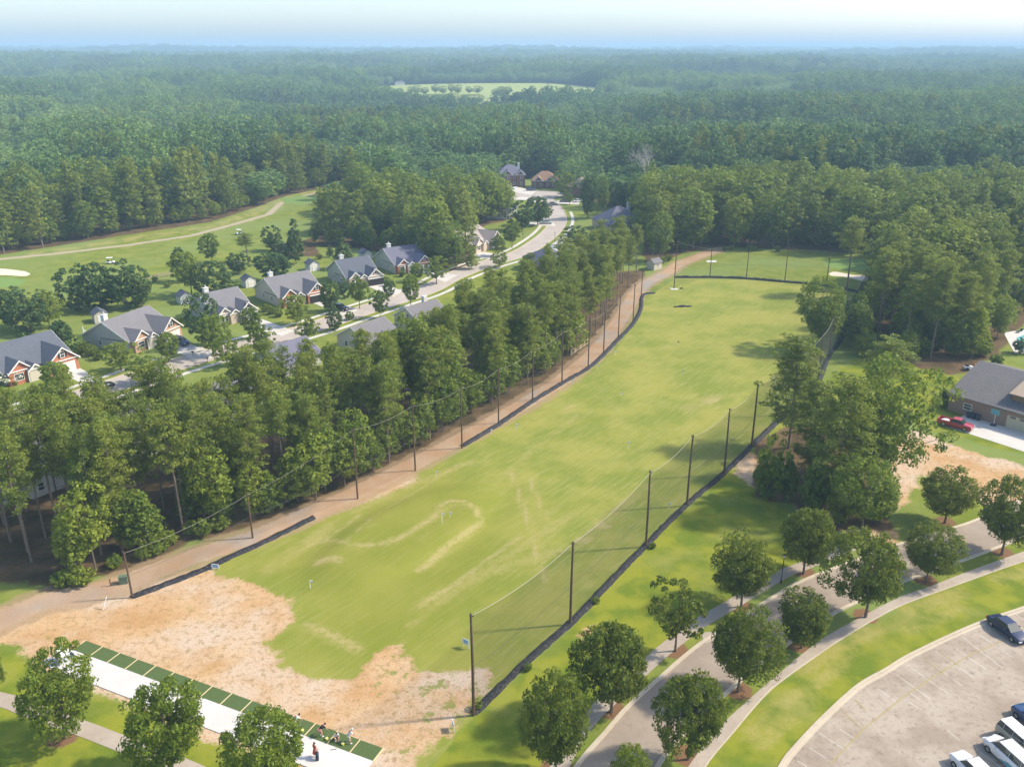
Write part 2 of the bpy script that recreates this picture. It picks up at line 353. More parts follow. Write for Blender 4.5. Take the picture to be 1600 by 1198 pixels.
Fq = np.stack([idx[:-1, :-1].ravel(), idx[:-1, 1:].ravel(), idx[1:, 1:].ravel(), idx[1:, :-1].ravel()], 1)
gm = npmesh('ground', np.stack([gx, gy, gz], 1), Fq, t.m)
for k, v in A.items():
    a = gm.attributes.new(k, 'FLOAT', 'POINT'); a.data.foreach_set('value', v.astype(np.float32))
gm.polygons.foreach_set('use_smooth', np.ones(len(Fq), bool))
tag(link('ground', gm), kind='structure')
# ---------------------------------------------------------------- trees
def leafmat(name, cols, hue_noise=.12, transl=.3):
    t = NT(name)
    oi = t.new('ShaderNodeObjectInfo').outputs['Random']
    c = t.mix(t.ss(oi, 0, .5), cols[0], cols[1]); c = t.mix(t.ss(oi, .5, 1), c, cols[2])
    n = t.noise(hue_noise * 6, 3); c = t.mix(t.ss(n, .35, .7), c, t.mix(.45, c, cols[3]))
    t.color(c); t.b.inputs['Roughness'].default_value = .6; t.b.inputs['Specular IOR Level'].default_value = .25
    tr = t.new('ShaderNodeBsdfTranslucent'); t.l.new(t.mix(.35, c, cols[3]), tr.inputs[0])
    mx = t.new('ShaderNodeMixShader'); mx.inputs[0].default_value = transl
    t.l.new(t.b.outputs[0], mx.inputs[1]); t.l.new(tr.outputs[0], mx.inputs[2]); t.l.new(mx.outputs[0], t.out.inputs[0])
    return t.m
M_PINE = leafmat('pine_needles', [(.095, .155, .022), (.145, .205, .03), (.20, .245, .035), (.44, .46, .08)], .2, .35)
M_LEAF = leafmat('broad_leaves', [(.075, .145, .02), (.13, .20, .025), (.21, .27, .03), (.40, .44, .05)], .15, .35)
M_SHADE = leafmat('shade_tree_leaves', [(.065, .115, .012), (.085, .135, .014), (.11, .16, .018), (.36, .38, .05)], .2, .35)
M_DARK = leafmat('dark_evergreen', [(.05, .11, .028), (.07, .13, .032), (.10, .16, .036), (.18, .24, .055)], .2, .2)
def tintmat(name, cols):
    t = NT(name); a = t.new('ShaderNodeAttribute', attribute_type='INSTANCER', attribute_name='tint').outputs['Fac']
    c = t.mix(t.ss(a, 0, .5), cols[0], cols[1]); c = t.mix(t.ss(a, .5, 1), c, cols[2]); n = t.noise(.25, 3); c = t.mix(t.math('MULTIPLY', t.ss(n, .4, .7), .45), c, cols[3])
    t.color(c); t.b.inputs['Roughness'].default_value = .7; tr = t.new('ShaderNodeBsdfTranslucent'); t.l.new(c, tr.inputs[0]); mx = t.new('ShaderNodeMixShader'); mx.inputs[0].default_value = .22
    t.l.new(t.b.outputs[0], mx.inputs[1]); t.l.new(tr.outputs[0], mx.inputs[2]); t.l.new(mx.outputs[0], t.out.inputs[0]); return t.m
M_FOR = tintmat('forest_leaves', [(.04, .105, .035), (.13, .235, .06), (.27, .38, .09), (.40, .48, .12)])

M_BARK = simple('pine_bark', (.22, .165, .13), .95, .35, 4)
M_BARK2 = simple('grey_bark', (.17, .14, .11), .95, .3, 4)

def leaves(cent, rad, cnt, size, rs, stretch=1.0, up=.35, al=.8):
    """cent (k,3), rad (k,3): leaf blades spread near the surface of each clump"""
    k = len(cent); n = k * cnt
    c = np.repeat(cent, cnt, 0); r = np.repeat(rad, cnt, 0)
    d = rs.normal(size=(n, 3)); d[:, 2] += up; d /= np.linalg.norm(d, axis=1)[:, None]
    p = c + d * r * (rs.uniform(.35, 1.0, (n, 1)) ** .6)
    nrm = d * al + rs.normal(size=(n, 3)) * .65; nrm /= np.linalg.norm(nrm, axis=1)[:, None]
    a = np.cross(nrm, rs.normal(size=(n, 3))); a /= np.linalg.norm(a, axis=1)[:, None]; b = np.cross(nrm, a)
    s = size * rs.uniform(.6, 1.35, (n, 1)); a = a * s * stretch; b = b * s / stretch * .62
    V = np.stack([p - a, p - b, p + a, p + b], 1).reshape(-1, 3)
    return V, np.arange(n * 4).reshape(-1, 4)

def trunk_mb(pts, rad, limbs, n=7):
    m = MB(); m.tube(pts, rad, n)
    for l, r in limbs: m.tube(l, r, 5, cap=False)
    return m

def pine_proto(seed, h=20., cr=3.0, bare=.52, n_br=46, tuft=12, leaf=.2, low=False, mat=None):
    rs = np.random.RandomState(seed)
    lean = rs.uniform(-.6, .6, 2)
    def axp(z): f = z / h; return (lean[0] * f * f, lean[1] * f * f, z)
    pts = [axp(z) for z in np.linspace(-.3, h * .97, 8)]
    r0 = .18; rad = [r0 * (1 - .8 * i / 7) + .02 for i in range(8)]
    cent = []; rr = []; limbs = []
    for i in range(n_br):
        u = (i + rs.uniform(-.4, .4)) / n_br; u = min(max(u, 0), 1)
        z = h * (bare + (.97 - bare) * u)
        env = cr * (1 - abs(u - .35) ** 1.6 * 1.25) * rs.uniform(.55, 1.15); env = max(env, .45)
        a = i * 2.4 + rs.uniform(-.6, .6)
        rise = rs.uniform(-.05, .35) * env + (.5 if u > .8 else 0)
        x0, y0, z0 = axp(z)
        ex, ey, ez = x0 + math.cos(a) * env, y0 + math.sin(a) * env, z0 + rise
        limbs.append(([(x0, y0, z0), ((x0 + ex) / 2, (y0 + ey) / 2, z0 + rise * .3), (ex, ey, ez)], [.055, .035, .015]))
        for q in range(3 if env > 1.2 else 2):
            f = 1 - q * .3; j = rs.normal(size=3) * .35
            cent.append((x0 + (ex - x0) * f + j[0], y0 + (ey - y0) * f + j[1], z0 + rise * f + .15 + j[2] * .6)); s = rs.uniform(.5, .85); rr.append((s * 1.15, s * 1.15, s * .7))
    cent.append(axp(h)); rr.append((.6, .6, .8))
    V, Fq = leaves(np.array(cent), np.array(rr), tuft * (1 if not low else 1), leaf, rs, 1.35, .5)
    cm = npmesh('crown', V, Fq, mat or M_PINE)
    dead = []
    if not low:
        for i in range(6):
            z = h * rs.uniform(.3, bare); a = rs.uniform(0, 6.28); l = rs.uniform(.6, 1.6); x0, y0, z0 = axp(z)
            dead.append(([(x0, y0, z0), (x0 + math.cos(a) * l, y0 + math.sin(a) * l, z0 + .1)], [.04, .015]))
        limbs = limbs[::2]
    else: limbs = limbs[::4]
    to = trunk_mb(pts, rad, limbs + dead).build('trunk', M_BARK); tm = to.data; bpy.data.objects.remove(to)
    return cm, tm

def broad_proto(seed, h=9., cr=4.2, base=.16, n_cl=120, per=34, leaf=.24, mat=None, shape='round', lumps=6, bark=None, clr=.85, al=.8):
    rs = np.random.RandomState(seed)
    cz = h * (base + (1 - base) * .5); rz = h * (1 - base) * .5
    ld = rs.normal(size=(lumps, 3)) + [0, 0, .3]; ld /= np.linalg.norm(ld, axis=1)[:, None]; la = rs.uniform(.1, .34, lumps)
    cent = []; rr = []; tips = []
    for i in range(n_cl):
        f = (i + .5) / n_cl; zz = 1 - 2 * f; a = i * 2.39996 + rs.uniform(-.3, .3); q = math.sqrt(max(0, 1 - zz * zz))
        d = np.array([q * math.cos(a), q * math.sin(a), zz])
        m = .78 + np.sum(la * np.maximum(0, ld @ d) ** 3) - .18 * rs.rand() * (1 if rs.rand() < .5 else 0)
        inner = 1.0 if rs.rand() < .72 else rs.uniform(.35, .8)
        e = 1.0
        if shape == 'round': e = 1.0 - .12 * max(0, -d[2])
        if shape == 'cone': e = (1 - .62 * (d[2] * .5 + .5)) * 1.25
        if shape == 'column': e = .95
        s = rs.uniform(.65, 1.2) * clr * cr / 4.2
        p = d * m * inner
        cent.append((p[0] * cr * e * .93, p[1] * cr * e * .93, cz + p[2] * rz * .93)); rr.append((s, s, s * .8))
        if i % 7 == 0: tips.append(cent[-1])
    V, Fq = leaves(np.array(cent), np.array(rr), per, leaf, rs, 1.15, .35, al)
    cm = npmesh('crown', V, Fq, mat or M_SHADE)
    tz_ = h * (base + .05); k = cr / 4.2
    pts = [(0, 0, -.3), (.03, .02, tz_ * .5), (0.06, .05, tz_), (.05, -.1, cz), (0, 0, cz + rz * .5)]
    rad = [.2 * k + .02, .16 * k, .13 * k, .07 * k, .02]
    limbs = [([(0.06, .05, tz_ * .95), (t_[0] * .45, t_[1] * .45, tz_ + (t_[2] - tz_) * .6), t_], [.08 * k, .045 * k, .015]) for t_ in tips]
    to = trunk_mb(pts, rad, limbs).build('trunk', bark or M_BARK2); tm = to.data; bpy.data.objects.remove(to)
    return cm, tm

PINES = [pine_proto(20 + i, 20, cr, bare, nb, 52, .145) for i, (cr, bare, nb) in enumerate([(3.0, .50, 46), (2.5, .56, 38), (3.4, .46, 52), (2.7, .42, 48), (2.9, .58, 40), (2.3, .48, 36), (3.2, .4, 56), (2.6, .62, 34)])]
FULLP = [pine_proto(40 + i, 20, 3.3, b_, 66, 56, .16) for i, b_ in enumerate([.16, .26, .36])]
FPINES = [pine_proto(50 + i, 20, cr, bare, 42, 12, .38, True) for i, (cr, bare) in enumerate([(3.2, .14), (2.9, .3), (3.5, .08), (3.0, .18)])]
SHADEL = [broad_proto(185 + i, 9, 4.2, .17, 120, 84, .16, leafmat('sweetgum_leaves', [(.11, .175, .015), (.13, .195, .018), (.155, .215, .02), (.36, .41, .05)], .3, .4)) for i in range(2)]
SHADES = [broad_proto(80 + i, 9, 4.2, bs_, nc_, 84, .155, None, 'round', lu_, None, cl_) for i, (bs_, nc_, lu_, cl_) in enumerate([(.17, 160, 9, .86), (.14, 180, 5, .9), (.2, 150, 8, .84), (.16, 165, 7, .95), (.18, 155, 10, .84), (.12, 170, 4, .86), (.2, 150, 6, .9)])]
STREETT = [broad_proto(90 + i, 8, 2.9, .2, 80, 60, .18, M_LEAF, 'round', 5 + 2 * i) for i in range(5)]
WOODS = [broad_proto(100 + i, 19, 4.6, b, 110, 30, .36, M_LEAF, sh, 8, None, 1.2, 1.5) for i, (sh, b) in enumerate([('round', .22), ('cone', .1), ('column', .1), ('round', .1)])]
DARKT = [broad_proto(160 + i, 8, 2.9, .06, 90, 56, .19, M_DARK, 'round', 5 + 2 * i) for i in range(4)]
CONES = [broad_proto(120 + i, 8, 2.6, .02, 90, 30, .25, M_DARK, 'cone') for i in range(2)]
BUSH = [broad_proto(130 + i, 3.2, 2.2, .0, 60, 30, .2, M_LEAF) for i in range(3)]
SPARSE = [broad_proto(140, 9, 3.4, .25, 62, 40, .22, M_SHADE, 'round', 9, None, .8)]
BIG = [broad_proto(150 + i, 18, 6.2, .2, 170, 60, .27, M_LEAF, 'round', 10, None, .9) for i in range(2)]
tree_count = {}
def tree(kind, protos, x, y, h, wd=None, label='', cat='tree', group=None, v=None, base_h=20., base_r=3.0, rz=None, dz=0):
    cm, tm = protos[(v if v is not None else R.randrange(len(protos))) % len(protos)]
    e = empty(kind, (x, y, tz(x, y) + dz), R.uniform(0, 6.28) if rz is None else rz, label, cat, group)
    sz = h / base_h; sx = (wd / (2 * base_r)) if wd else sz
    e.scale = (sx, sx, sz)
    link('crown', cm, e); link('trunk', tm, e); tree_count[kind] = tree_count.get(kind, 0) + 1
    return e
def pxtree(kind, protos, px, py, top, wpx, label, base_h, base_r, group=None, v=None, cat='tree'):
    x, y = P(px, py); zc = y * C + H * SN; s = F / zc
    return tree(kind, protos, x, y, max(zfor(y, top), 1.0), wpx / s if wpx else None, label, cat, group, v, base_h, base_r)

# shade trees along the road and by the tee line
for px, py, top, wp, lab in [
    (102, 1152, 1030, 126, 'round shade tree at the left end of the tee line, next to the concrete strip'),
    (272, 1212, 1074, 140, 'round shade tree below the middle of the white tee strip'),
    (425, 1245, 1120, 135, 'shade tree beside the tee strip just left of the golfers'),
    (-14, 1085, 1022, 50, 'shade tree cut by the left frame edge beside the tee line'),
    (868, 1215, 1070, 106, 'oval shade tree left of the road, in front of the nearest right net pole'),
    (955, 1112, 972, 122, 'largest round shade tree, between the short sidewalk and the road'),
    (1158, 948, 845, 94, 'shade tree on the verge with the street lamp to its right, near the brown bushes'),
    (1255, 896, 792, 90, 'shade tree at the verge where the short sidewalk ends, left of the street bend'),
    (1153, 1080, 958, 108, 'broad shade tree between the road and the long sidewalk, opposite the storm drain'),
    (1075, 1186, 1056, 106, 'dark dense shade tree nearest the camera between the road and the long sidewalk'),
    (1252, 1012, 934, 86, 'small dark shade tree on the road island above the parking lot curve'),
    (1352, 964, 838, 112, 'tall wide shade tree straddling road and sidewalk above the parking lot'),
    (1447, 908, 832, 86, 'compact dark shade tree between two larger ones on the right verge'),
    (1476, 817, 740, 86, 'shade tree on the lawn beyond the road, standing in a brown mulch ring'),
    (1565, 866, 760, 96, 'big dark shade tree at the right frame edge beside the road'),
    (980, 1268, 1172, 70, 'yellowish shade tree top at the bottom edge of the photo over the road')]:
    wp *= .97
    pxtree('shade_tree', SHADEL if px < 500 or px == 980 else SHADES, px, py, top, wp, lab, 9, 4.2, 'shade trees along the road and tee line')
pxtree('shade_tree', SPARSE, 1055, 1017, 916, 84, 'thin crowned young shade tree beside the storm drain and sidewalk', 9, 3.4, 'shade trees along the road and tee line', 0)

# yard and street trees among the houses: (base px, base py, top, width, proto set, label)
YARD = [
 (92, 614, 566, 52, 'S', 'round street tree in front of the dark roofed brick house at the left edge'),
 (100, 552, 497, 46, 'C', 'dark pyramid evergreen between the two left brick houses'),
 (50, 520, 462, 62, 'D', 'dark tree mass behind the left house, with pale new growth'),
 (20, 512, 450, 50, 'D', 'dark tree at the left edge behind the dark roofed house'),
 (78, 512, 458, 40, 'S', 'light green tree behind the dark roofed house'),
 (68, 484, 457, 34, 'D', 'small round dark tree at the edge of the fairway'),
 (125, 486, 420, 56, 'D', 'left crown of the dark round grove on the fairway edge'),
 (160, 482, 416, 62, 'D', 'middle crown of the dark round grove on the fairway edge'),
 (196, 484, 418, 60, 'D', 'right middle crown of the dark round grove on the fairway edge'),
 (222, 480, 424, 44, 'D', 'right crown of the dark round grove on the fairway edge'),
 (190, 580, 536, 48, 'S', 'street tree in front of the tan gabled brick house, left one'),
 (264, 566, 522, 40, 'S', 'street tree beside the driveway of the tan gabled brick house'),
 (225, 600, 560, 50, 'S', 'tree on the near side of the street at the first driveway'),
 (285, 440, 383, 34, 'C', 'narrow dark tree at the fairway edge behind the white shed'),
 (300, 462, 398, 46, 'S', 'tall green tree right of the rail fence'),
 (331, 412, 366, 32, 'S', 'solitary tree standing on the fairway'),
 (337, 466, 412, 62, 'D', 'broad dark tree between the sheds behind the gabled houses'),
 (372, 428, 396, 36, 'D', 'dark tree behind the sheds next to the fairway'),
 (322, 540, 468, 52, 'D', 'large dark tree covering the front of the third house'),
 (334, 556, 494, 48, 'S', 'bushy tree at the street in front of the third house'),
 (355, 572, 525, 38, 'S', 'light green street tree on the near kerb past the third driveway'),
 (396, 530, 478, 34, 'S', 'street tree at the corner of the third driveway'),
 (408, 556, 508, 34, 'S', 'pale street tree opposite the third driveway'),
 (432, 440, 394, 56, 'D', 'broad dark tree behind the fourth house chimney'),
 (425, 392, 358, 30, 'D', 'upper dark tree beside the fairway behind the fourth house'),
 (463, 412, 350, 32, 'C', 'tall narrow evergreen beside the fairway'),
 (440, 410, 380, 40, 'D', 'low dark tree beside the tall narrow evergreen'),
 (463, 508, 462, 38, 'S', 'street tree in front of the fourth house, over the sidewalk'),
 (482, 535, 494, 34, 'S', 'light street tree on the near kerb before the fourth driveway'),
 (515, 487, 440, 34, 'D', 'dark street tree between the fourth and fifth houses'),
 (537, 466, 440, 26, 'D', 'small dark tree before the fifth house'),
 (562, 482, 433, 32, 'S', 'street tree in front of the fifth house garage'),
 (524, 516, 482, 26, 'D', 'small round street tree on the near kerb beside the black car'),
 (538, 420, 376, 34, 'C', 'dark cone tree between the two back yard sheds'),
 (516, 402, 385, 12, 'C', 'tiny dark cone tree at the edge of the grove'),
 (594, 497, 455, 26, 'S', 'columnar street tree on the near kerb'),
 (608, 463, 437, 20, 'D', 'small dark tree at the fifth driveway'),
 (642, 480, 430, 30, 'S', 'oval street tree on the near kerb opposite the sixth house'),
 (651, 440, 412, 24, 'S', 'pale tree in front of the sixth house'),
 (682, 444, 404, 36, 'S', 'round tree at the right corner of the sixth house'),
 (625, 425, 412, 14, 'D', 'purple leaved shrub tree at the sixth house'),
 (778, 400, 368, 24, 'S', 'small tree on the lawn right of the cream house'),
 (800, 388, 347, 30, 'S', 'round lone tree on the lawn inside the street bend'),
 (815, 360, 320, 44, 'D', 'dark tree cluster inside the street bend, left'),
 (840, 352, 306, 38, 'D', 'dark tree cluster inside the street bend, right'),
 (852, 345, 322, 22, 'S', 'small tree at the inner kerb of the bend'),
 (780, 418, 394, 26, 'S', 'tree at the near kerb left of the grey hip roof'),
 (830, 420, 395, 28, 'S', 'light green tree just left of the grey hip roof'),
 (882, 308, 272, 32, 'S', 'tree in front of the tan roofed house at the street end'),
 (918, 342, 275, 26, 'D', 'tall tree right of the street end'),
 (900, 385, 355, 40, 'D', 'dark tree between the bend and the slate roofed house'),
 (890, 320, 303, 14, 'S', 'little tree beside the parked cars at the street end'),
 (942, 340, 280, 22, 'S', 'tall thin tree left of the slate roofed house'),
 (965, 335, 282, 26, 'D', 'tall tree behind the slate roofed house'),
 (638, 520, 494, 10, 'C', 'left small pointed cypress by the back of the cream gable house'),
 (648, 522, 498, 9, 'C', 'middle small pointed cypress by the back of the cream gable house'),
 (656, 524, 501, 8, 'C', 'right small pointed cypress by the back of the cream gable house'),
 (1592, 552, 530, 26, 'D', 'round dark tree beside the swimming pool'),
 (90, 700, 600, 60, 'S', 'light green leafy tree at the back of the pine stand near the first driveway')]
for px, py, top, wp, k, lab in YARD:
    if k == 'S': pxtree('yard_tree', STREETT, px, py, top, wp, lab, 8, 2.9, 'trees in the yards and along the street')
    elif k == 'D': pxtree('yard_tree', DARKT, px, py, top, wp, lab, 8, 2.9, 'trees in the yards and along the street')
    else: pxtree('evergreen_tree', CONES, px, py, top, wp, lab, 8, 2.6, 'evergreens in the yards')
pxtree('pine_tree', PINES, 388, 410, 364, 34, 'small lone pine with a bare trunk standing on the fairway', 20, 3.0, None, 1)

# big trees of the right-hand clump and the range
pxtree('broadleaf_tree', BIG, 1358, 772, 585, 125, 'tall broadleaf tree of the clump, overhanging the bare earth', 18, 6.2, None, 0)
pxtree('broadleaf_tree', BIG, 1345, 835, 728, 96, 'dense low leafy tree at the foot of the clump, nearest the road', 18, 6.2, None, 1)
pxtree('pine_tree', FULLP, 1232, 700, 532, 78, 'tall pine of the clump standing against the net', 20, 3.0, None, 1)
pxtree('pine_tree', FULLP, 1300, 796, 590, 92, 'big pine in the middle of the clump', 20, 3.0, None, 0)
pxtree('pine_tree', FULLP, 1264, 745, 598, 72, 'pine of the clump left of the big pine', 20, 3.0, None, 3)
pxtree('pine_tree', FULLP, 1340, 740, 604, 72, 'pine at the back of the clump', 20, 3.0, None, 1)
pxtree('pine_tree', PINES, 1378, 640, 530, 74, 'lighter pine top rising behind the clump beside the lawn', 20, 3.0, None, 2)
pxtree('broadleaf_tree', BIG, 1276, 548, 448, 72, 'leafy tree inside the range beside the dark net', 18, 6.2, None, 0)
pxtree('pine_tree', PINES, 1322, 459, 340, 50, 'single tall pine with a straight bare trunk at the far net', 20, 3.0, None, 1)
for px, py, top, wp, lab in [(1200, 778, 700, 62, 'left dark bush at the foot of the clump'), (1228, 782, 720, 34, 'right small bush at the foot of the clump'),
                             (1272, 795, 728, 62, 'bushy growth between the clump trunks'), (1312, 815, 745, 56, 'bushy growth beside the dense low tree'), (1375, 815, 750, 40, 'bush on the bare earth side of the dense low tree')]:
    pxtree('bush', BUSH, px, py, top, wp, lab, 3.2, 2.2, 'bushes under the clump')

def inside(poly, x, y): return float(sdf(poly, np.array([x]), np.array([y]))[0])
def scatter(poly, sp, seed):
    rs = random.Random(seed); xs = poly[:, 0]; ys = poly[:, 1]; out = []
    y = ys.min()
    while y < ys.max():
        x = xs.min()
        while x < xs.max():
            a = x + rs.uniform(-.42, .42) * sp; b = y + rs.uniform(-.42, .42) * sp
            if inside(poly, a, b) > .5: out.append((a, b))
            x += sp
        y += sp
    return out
STAND = PP([(-260, 850), (-60, 890), (0, 893), (110, 905), (235, 872), (290, 838), (390, 815), (500, 786), (560, 755), (640, 716), (700, 680), (770, 642), (850, 592), (900, 555), (935, 528), (962, 485), (985, 450), (1000, 425),
            (960, 418), (915, 445), (850, 492), (770, 540), (660, 600), (560, 640), (450, 685), (330, 725), (200, 745), (0, 750), (-260, 770)])
LP = PP([(207, 933), (395, 840), (559, 779), (649, 735), (722, 700), (779, 661), (832, 625), (878, 597), (919, 573), (943, 552), (966, 528), (989, 504), (1001, 481)])
NTH = ['first', 'second', 'third', 'fourth', 'fifth', 'sixth', 'seventh', 'eighth', 'ninth', 'tenth', 'eleventh', 'twelfth', 'thirteenth']
def stand_label(x, y, what='pine'):
    c = np.array([x, y]); k = int(np.argmin(np.hypot(*(LP - c).T))); dd = float(ldf(LP, np.array([x]), np.array([y]))[0])
    row = 'front row' if dd < 11 else ('second row' if dd < 16 else ('middle' if dd < 23 else 'back row'))
    if x < LP[0][0] - 6: return '%s %s of the long stand, left of the first left net pole' % (row, what)
    return '%s %s of the long stand, behind the %s left net pole' % (row, what, NTH[k])
def woods_label(px, y, c, what):
    row = 'edge' if c > -9 else ('second row' if c > -17 else 'inner')
    if px < 560:
        z_ = 'left of the pale trunk pine' if px < 90 else ('behind the left golf cart' if px < 230 else ('behind the fairway bend' if px < 370 else ('behind the right golf cart' if px < 460 else 'at the fairway end')))
        return '%s %s of the woods across the fairway, %s' % (row, what, z_)
    if px < 760:
        z_ = 'behind the sixth house' if 575 < px < 670 else ('on the fairway side' if px <= 575 else 'beside the cream brick house')
        return '%s %s of the grove %s' % (row, what, z_)
    if px < 1010:
        z_ = 'left of the two storey house' if px < 800 else ('behind the rust roofed house' if px < 880 else ('behind the slate roofed house' if px > 930 else 'right of the street end'))
        return '%s %s of the woods %s' % (row, what, z_)
    z_ = 'by the track bend' if px < 1060 else ('behind the first far pole' if px < 1125 else ('behind the second far pole' if px < 1180 else ('behind the middle far poles' if px < 1260 else ('behind the far bunker' if px < 1360 else ('above the right pine stand' if px < 1480 else 'at the right frame edge')))))
    dp = 'nearest' if y < 290 else ('middle' if y < 340 else 'distant')
    return '%s %s of the %s woods %s' % (row, what, dp, z_)
n = 0
for x, y in scatter(STAND, 4.6, 4):
    zc = y * C + H * SN; px = 800 + F * x / zc
    if px < -120: continue
    side = inside(STAND, x, y)
    tree('pine_tree', PINES, x, y, R.uniform(15, 19.5) * (1 if x < 14 else .87) * (.76 if 520 < px < 720 and inside(STAND, x, y) < 7 and float(ldf(LP, np.array([x]), np.array([y]))[0]) > 15 else 1), R.uniform(4.3, 6.4), stand_label(x, y), 'tree', 'pines in the long stand beside the range'); n += 1
print('stand pines', n)
# leafy understory along the track edge of the stand
FR = PP([(235, 868), (300, 832), (390, 812), (450, 800), (500, 784), (560, 752), (620, 722), (680, 688), (740, 655), (800, 620), (860, 580), (910, 545)])
n = 0
for i in range(len(FR) - 1):
    a, b = FR[i], FR[i + 1]; L = np.hypot(*(b - a)); k = max(1, int(L / (2.5 if i > 0 else 4)))
    for j in range(k):
        f = (j + R.random() * .6) / k; q = a + (b - a) * f; nx, ny = -(b - a)[1] / L, (b - a)[0] / L; o = R.uniform(.5, 3.5)
        h_ = R.choice([R.uniform(5, 9), R.uniform(8, 13)])
        tree('understory_tree', WOODS, q[0] + nx * o, q[1] + ny * o, h_, h_ * R.uniform(.5, .75), stand_label(q[0] + nx * o, q[1] + ny * o, 'leafy understory tree'), 'tree', 'leafy trees along the edge of the pine stand', R.choice([1, 2, 3]), 19, 4.6); n += 1
for px, py, hh in [(690, 668, 15), (655, 650, 17), (120, 900, 9), (150, 890, 11), (200, 862, 9), (340, 820, 12), (375, 770, 14), (300, 790, 13)]:
    x, y = P(px, py); tree('understory_tree', WOODS, x, y, hh, hh * .5, stand_label(x, y, 'tall leafy tree'), 'tree', 'broadleaf trees mixed into the pine stand', None, 19, 4.6)
for px, py in [(300, 835), (318, 838), (265, 850), (245, 862), (225, 872), (180, 885), (345, 826), (130, 912), (100, 915)]:
    x, y = P(px, py); tree('bush', BUSH, x, y, R.uniform(1.2, 2.6), R.uniform(2, 4), 'green bush on the bank between the pine stand and the dirt track', 'bush', 'bushes between the pine stand and the track', None, 3.2, 2.2)
RSTAND = PP([(1338, 505), (1350, 545), (1400, 560), (1480, 580), (1525, 572), (1545, 548), (1570, 500), (1610, 455), (1700, 430), (1620, 412), (1500, 410), (1420, 425), (1370, 460)])
for x, y in scatter(RSTAND, 6.6, 9):
    tree('pine_tree', PINES if y < 215 else FPINES, x, y, R.uniform(17, 21), R.uniform(5.5, 7.5), '%s grey trunked pine of the stand beyond the right net, %s' % ('front' if y < 175 + (x - 70) * 0 else ('second row' if y < 195 else ('middle' if y < 215 else 'back row')), 'beside the net' if 800 + F * x / (y * C + H * SN) < 1400 else ('behind the lawn' if 800 + F * x / (y * C + H * SN) < 1490 else ('near the pool' if 800 + F * x / (y * C + H * SN) < 1580 else 'at the frame edge'))), 'tree', 'pines in the stand beyond the right net')
for i in range(40):
    px = 1335 + R.random() * 265; x, y = P(px, 535 + 25 * min(1, (px - 1335) / 90) - 55 * max(0, (px - 1520) / 80) - R.random() * 60 + 6); h_ = R.uniform(5, 12)
    tree('understory_tree', WOODS, x, y, h_, h_ * R.uniform(.5, .7), 'low leafy tree among the pines beyond the right net, %s' % ('beside the net' if px < 1390 else ('behind the lawn' if px < 1460 else ('above the yard machine' if px < 1530 else 'near the pool'))), 'tree', 'leafy trees under the right pine stand', R.choice([1, 2, 3]), 19, 4.6)
for i in range(9):
    px = 1350 + i * 23; x, y = P(px, 556 - 12 * (i % 2)); h_ = R.uniform(3, 6)
    tree('bush', BUSH, x, y, h_, h_ * 1.1, 'dark understory bush under the pines beyond the right hand net', 'bush', 'bushes under the right pine stand', None, 3.2, 2.2)

# leafy edge rows where the woods meet the open ground
for seg, lab, gr in [([(0, 392), (80, 380), (180, 364), (330, 341), (405, 317), (450, 300), (520, 287)], 'low leafy edge tree of the woods across the fairway', 'edge trees of the woods across the fairway'),
                     ([(492, 383), (560, 386), (640, 400), (700, 421), (736, 421)], 'low leafy edge tree at the foot of the grove', 'edge trees at the foot of the grove'),
                     ([(1062, 393), (1120, 381), (1250, 385), (1372, 392)], 'low leafy edge tree of the woods beyond the far net', 'edge trees of the woods beyond the far net')]:
    l = PP(seg); L = np.hypot(*np.diff(l, axis=0).T).sum(); l = resample(l, int(L / 4.2)); m_ = len(l)
    for i, q in enumerate(l):
        h_ = R.uniform(4, 9.5); part = ['left end', 'left part', 'middle', 'right part', 'right end'][min(4, i * 5 // m_)]
        tree('edge_tree', WOODS, q[0] + R.uniform(-1, 1), q[1] + R.uniform(-.5, 2.5), h_, h_ * R.uniform(.6, .9), lab + ', ' + part + ' of the row', 'tree', gr, R.choice([1, 2, 3]), 19, 4.6)

# ---------------------------------------------------------------- the forest: nearest trees one by one, the rest as one mass
CL = PP(CLEAR)
pts = []
rs = random.Random(5)
d = 200.0
while d < 10500:
    sp = 8.2 * max(1.0, d / 1300.0) ** 1.0
    hw = .62 * (d * C + H * SN) + 30
    x = -hw + rs.random() * sp
    while x < hw:
        pts.append((x + rs.uniform(-.6, .6) * sp, d + rs.uniform(-.6, .6) * sp, sp / 8.2)); x += sp
    d += sp * .92
pts = np.array(pts)
clr = sdf(CL, pts[:, 0], pts[:, 1]); keep = (clr < -.5) & (sdf(np.array(MEADOW), pts[:, 0], pts[:, 1]) < -4)
zc = pts[:, 1] * C + H * SN; ppx = 800 + F * pts[:, 0] / zc
keep &= ~((ppx > 1500) & (pts[:, 1] < 330) & (pts[:, 1] > 170) & (ppx < 1800) & (pts[:, 1] < 230))
pts = pts[keep]; clr = clr[keep]; ppx = ppx[keep]
order = np.argsort(pts[:, 1]); pts = pts[order]; clr = clr[order]; ppx = ppx[order]
print('forest points', len(pts))
npine = tree_count.get('pine_tree', 0); budget_p = max(0, 296 - npine); budget_b = 290; left = []
